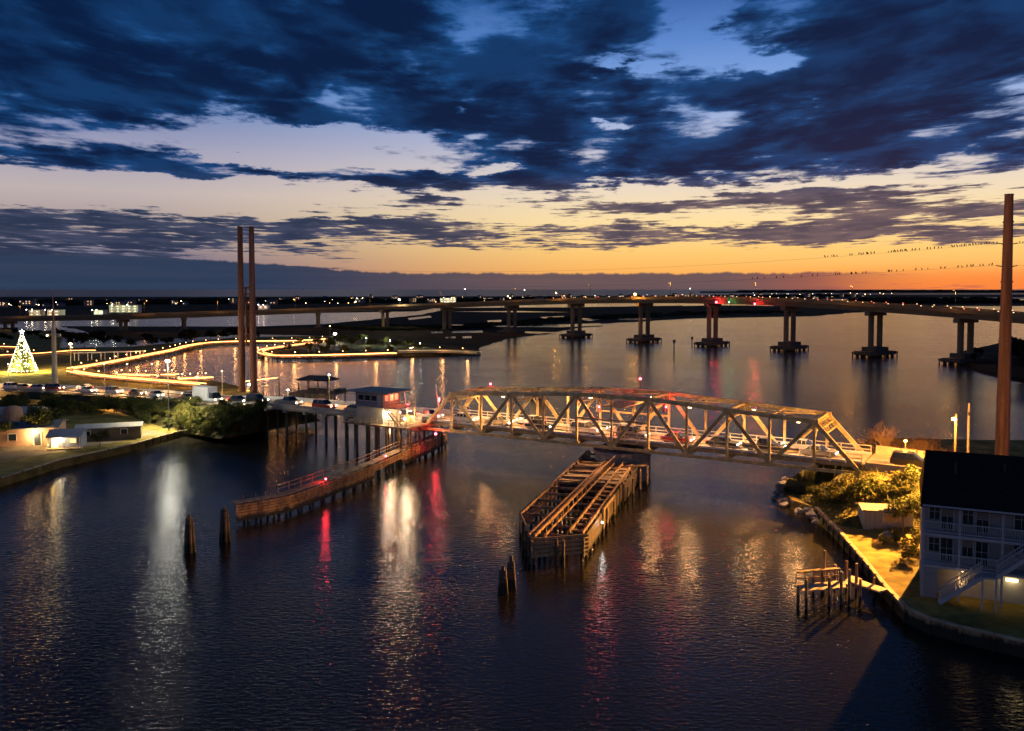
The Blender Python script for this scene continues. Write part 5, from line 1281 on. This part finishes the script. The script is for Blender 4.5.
# ------------------------------------------------------------------ vehicles
M_tyre = mat('tyre rubber', (.012, .012, .012), .9, .2, 3); M_rim = mat('wheel rim', (.35, .35, .36), .35, .1, 2, metal=.7); M_cg = mat('car glass', (.012, .014, .016), .06, .1, 1)
g_head = glow('headlamp lens', (1, .78, .48), 220); g_tail = glow('tail lamp lens', (1, .03, .02), 6)
def paint(name, c): 
    return mat(name, c, .28, .05, 2)
PAINTS = {'black': paint('black car paint', (.012, .012, .014)), 'white': paint('white car paint', (.7, .7, .68)), 'silver': paint('silver car paint', (.38, .38, .40)), 'red': paint('red car paint', (.30, .02, .015)), 'blue': paint('blue car paint', (.03, .06, .17)), 'grey': paint('grey car paint', (.12, .12, .13)), 'beige': paint('beige car paint', (.42, .36, .27))}
def loft(mb, prof, w0, w1, m=0, inset=.08):
    """side profile (x,z) lofted across the width with tucked-in edges"""
    n = len(prof); ys = [(-w0 / 2, 1), (-w0 / 2 + inset, 0), (w0 / 2 - inset, 0), (w0 / 2, 1)]
    cx = sum(p[0] for p in prof) / n; cz = sum(p[1] for p in prof) / n; vs = []
    for y, e in ys:
        for x, z in prof: vs.append((cx + (x - cx) * (.96 if e else 1), y * (w1 / w0 if z > cz else 1), cz + (z - cz) * (.94 if e else 1)))
    fs = [(k * n + i, k * n + (i + 1) % n, (k + 1) * n + (i + 1) % n, (k + 1) * n + i) for k in range(3) for i in range(n)]
    mb.add(vs, fs + [tuple(range(n - 1, -1, -1)), tuple(range(3 * n, 4 * n))], m); return mb
KIND = {}
def car_parts(kind):
    if kind == 'sedan':
        body = [(-2.25, .35), (-2.3, .75), (-1.75, .95), (1.0, .92), (2.05, .75), (2.25, .55), (2.22, .32), (1.75, .25), (-1.8, .25)]; cab = [(-1.7, .93), (-1.05, 1.42), (.15, 1.45), (1.0, .91)]; L = 2.2; wd = 1.78
    elif kind == 'suv':
        body = [(-2.3, .4), (-2.32, 1.05), (1.1, 1.08), (2.1, .98), (2.32, .7), (2.3, .38), (1.8, .3), (-1.8, .3)]; cab = [(-2.25, 1.05), (-2.05, 1.72), (.3, 1.76), (1.15, 1.07)]; L = 2.25; wd = 1.9
    elif kind == 'pickup':
        body = [(-2.75, .5), (-2.75, 1.08), (-.55, 1.08), (1.45, 1.12), (2.5, 1.05), (2.7, .75), (2.68, .42), (2.1, .35), (-2.1, .35)]; cab = [(-.75, 1.09), (-.6, 1.78), (.55, 1.80), (1.45, 1.1)]; L = 2.6; wd = 1.95
    else:
        body = [(-3.4, .6), (-3.4, 1.0), (1.6, 1.0), (3.2, 1.0), (3.4, .8), (3.35, .45), (2.8, .4), (-3.0, .4)]; cab = [(1.5, .98), (1.5, 2.15), (2.45, 2.15), (3.1, 1.15), (3.1, .98)]; L = 3.3; wd = 2.1
    b = loft(MB(), body, wd, wd)
    top = max(z for x, z in cab)
    cm = loft(MB(), cab, wd - .12, wd - .42)
    rf = MB(); xs = [x for x, z in cab if z > top - .06]; rf.box(((min(xs) + max(xs)) / 2, 0, top + .012), (max(xs) - min(xs) - .05, wd - .5, .05))
    for x in (min(xs) + .05, (min(xs) + max(xs)) / 2, max(xs) - .02):
        for s in (-1, 1): rf.bar((x, s * (wd / 2 - .235), top), (x + (.12 if x == max(xs) - .02 else -.02), s * (wd / 2 - .07), .98), .07, .06)
    parts = [('body', b.mesh('body', PAINTS['black']), 'paint'), ('cabin_glass', cm.mesh('cabin_glass', M_cg), None), ('roof', rf.mesh('roof', PAINTS['black']), 'paint')]
    if kind == 'truck':
        parts.append(('cargo_box', MB().box((-1.0, 0, 2.0), (4.9, 2.3, 2.3)).mesh('cargo_box', M_white), None))
    if kind == 'pickup': parts.append(('bed', MB().box((-1.7, 0, 1.085), (1.8, wd - .35, .02)).mesh('bed', M_dark), None))
    r = .34 if kind == 'sedan' else .39 if kind != 'truck' else .45
    for x in (L * .62, -L * .62):
        for s in (-1, 1):
            y = s * (wd / 2 - .12); parts.append(('wheel', MB().tube((x, y - .1, r), (x, y + .1, r), r, r, 18).mesh('wheel', M_tyre), ('rim', MB().tube((x, y + s * .09, r), (x, y + s * .115, r), r * .6, r * .6, 12).mesh('rim', M_rim))))
    fx = max(x for x, z in body); bx = min(x for x, z in body); hz = .68 if kind == 'sedan' else .82
    for s in (-1, 1):
        parts.append(('headlight', MB().ball((fx - .05, s * (wd / 2 - .30), hz), .12, (.6, 1.2, .8), 2).mesh('headlight', g_head), None))
        parts.append(('taillight', MB().box((bx - .01, s * (wd / 2 - .28), hz + .12), (.08, .32, .18)).mesh('taillight', g_tail), None))
    return parts, fx, hz
for k in ('sedan', 'suv', 'pickup', 'truck'): KIND[k] = car_parts(k)
PAINTED = {}
def vehicle(kind, colour, loc, rz, lab, grp, e=260, pitch=0.0):
    parts, fx, hz = KIND[kind]
    t = thing({'sedan': 'car', 'suv': 'suv', 'pickup': 'pickup_truck', 'truck': 'box_truck'}[kind], lab, {'sedan': 'car', 'suv': 'car', 'pickup': 'pickup truck', 'truck': 'truck'}[kind], loc, rz, grp)
    for nm, me, sub in parts:
        if sub == 'paint':
            key = (me.name, colour)
            if key not in PAINTED: c = me.copy(); c.materials[0] = PAINTS[colour]; PAINTED[key] = c
            me = PAINTED[key]
        o = bpy.data.objects.new(nm, me); COL.objects.link(o); o.parent = t
        if isinstance(sub, tuple): q = bpy.data.objects.new(sub[0], sub[1]); COL.objects.link(q); q.parent = o
    if e: point('headlight_beam', (fx + .15, 0, hz), (1, .66, .34), e, .12, t, spot=((1, 0, -.16), R(115)))
    return t
aU = math.atan2(U.y, U.x)
gb = 'vehicles crossing the swing bridge'
for s, kind, col_, lab in ((-.5, 'sedan', 'silver', 'first silver car entering the truss at its left end'), (6.5, 'sedan', 'white', 'white car in the first left panel of the truss'), (13.2, 'sedan', 'beige', 'beige car in the second left panel of the truss'), (20.6, 'sedan', 'black', 'low black car left of the machinery cabinet side of the truss'), (28.5, 'suv', 'white', 'white utility vehicle nearest the left of the truss middle'), (36.2, 'suv', 'grey', 'grey utility vehicle at the middle of the truss under the red signals'), (43.0, 'sedan', 'red', 'red car just right of the truss middle'), (49.6, 'sedan', 'black', 'dark car in the panel right of the red car'), (55.2, 'pickup', 'black', 'black pickup truck in the right part of the truss'), (62.3, 'sedan', 'grey', 'grey car in the last right panel of the truss')):
    vehicle(kind, col_, BP(s, 2.4, ZD - .03), aU, lab, gb)
for s, kind, col_, lab in ((17, 'sedan', 'white', 'car in the far lane at the left of the truss'), (33, 'sedan', 'silver', 'car in the far lane at the middle of the truss'), (59, 'sedan', 'silver', 'silver car in the far lane near the right end of the truss')):
    vehicle(kind, col_, BP(s, 5.8, ZD - .03), aU + math.pi, lab, gb, 160)
vehicle('suv', 'black', BP(LB + 5.4, 2.3, ZD - .2), aU, 'black utility vehicle on the approach above the abutment opening', None)
vehicle('sedan', 'silver', BP(LB + 13, 2.3, ZD - .45), aU, 'pale car at the far right of the road beside the dark roof', None)
for s, kind, col_, lab in ((-33.5, 'pickup', 'grey', 'grey pickup at the left start of the trestle'), (-24.5, 'suv', 'red', 'dark red utility vehicle in the middle of the trestle left of the pavilion'), (-16.8, 'sedan', 'beige', 'pale car on the trestle beneath the pavilion'), (-9.6, 'sedan', 'red', 'red car passing behind the tender house'), (-42, 'suv', 'black', 'black utility vehicle beside the white barrier, just right of the twin poles')):
    z = 6.02 if s > -39 else 5.9
    vehicle(kind, col_, BP(s, 2.4, z + .0), aU, lab, 'vehicles on the west approach')
def on_road(px, w):
    for i in range(len(RD) - 1):
        a, b = RD[i], RD[i + 1]; xa, xb = 512 + F * a.x / a.y, 512 + F * b.x / b.y
        if min(xa, xb) <= px <= max(xa, xb):
            f = (px - xa) / (xb - xa); v = RP[i].lerp(RP[i + 1], f); d = a - b; return a.lerp(b, f) + v * w, math.atan2(d.y, d.x)
for px, kind, col_, lab, far in ((228, 'sedan', 'black', 'dark car beside the white barrier, left of the twin poles', 0), (196, 'truck', 'white', 'white box truck with bright headlights on the causeway, left of the twin poles', 0), (177, 'sedan', 'grey', 'grey car following the box truck behind a bush', 0), (163, 'sedan', 'silver', 'silver car by the tall lamp post on the causeway', 1), (126, 'sedan', 'black', 'black car passing the slim lamp post on the causeway', 0), (104, 'suv', 'white', 'white utility vehicle, the right one of the bright pair on the causeway', 0), (79, 'sedan', 'white', 'white car, the left one of the bright pair on the causeway', 0), (62, 'sedan', 'silver', 'silver car at the foot of the pale tapering pole', 1),
                               (44, 'suv', 'red', 'red-tinted utility vehicle with blazing headlights left of the pale tapering pole', 0), (28, 'sedan', 'silver', 'silver car below the holiday tree', 0), (14, 'sedan', 'beige', 'beige car left of the one below the holiday tree', 0), (3, 'suv', 'white', 'white utility vehicle at the left frame edge of the causeway', 0), (146, 'sedan', 'white', 'small white car partly hidden by scrub on the causeway', 0)):
    p, rz = on_road(px, 6.0 if far else 2.4); vehicle(kind, col_, p, rz + (math.pi if far else 0), lab, 'vehicles on the causeway', 300)
# the traffic gates at the bridge mouth
for s, w, lab in ((-3.0, -.6, 'traffic gate mast with red lamps on the near side of the bridge mouth'), (-3.4, WB + .6, 'traffic gate mast with red lamps on the far side of the bridge mouth')):
    b_ = BP(s, w, ZD - .3); t = thing('traffic_gate', lab, 'traffic gate', b_, aU); MB().tube((0, 0, 0), (0, 0, 2.9), .09, .07, 8).build('mast', M_white, t); MB().box((0, 0, .55), (.7, .5, 1.1)).build('gate_box', M_steel, t)
    MB().bar((0, 0, 1.0), (-.6, 0, 5.2), .1, .12).build('gate_arm', M_white, t)
    for z in (2.4, 2.8): MB().ball((.12, 0, z), .12, sub=2).build('signal_lens', g_red, t)
    point('signal_lamp', (.5, -.3, 2.6), (1, .08, .06), 60, .2, t)
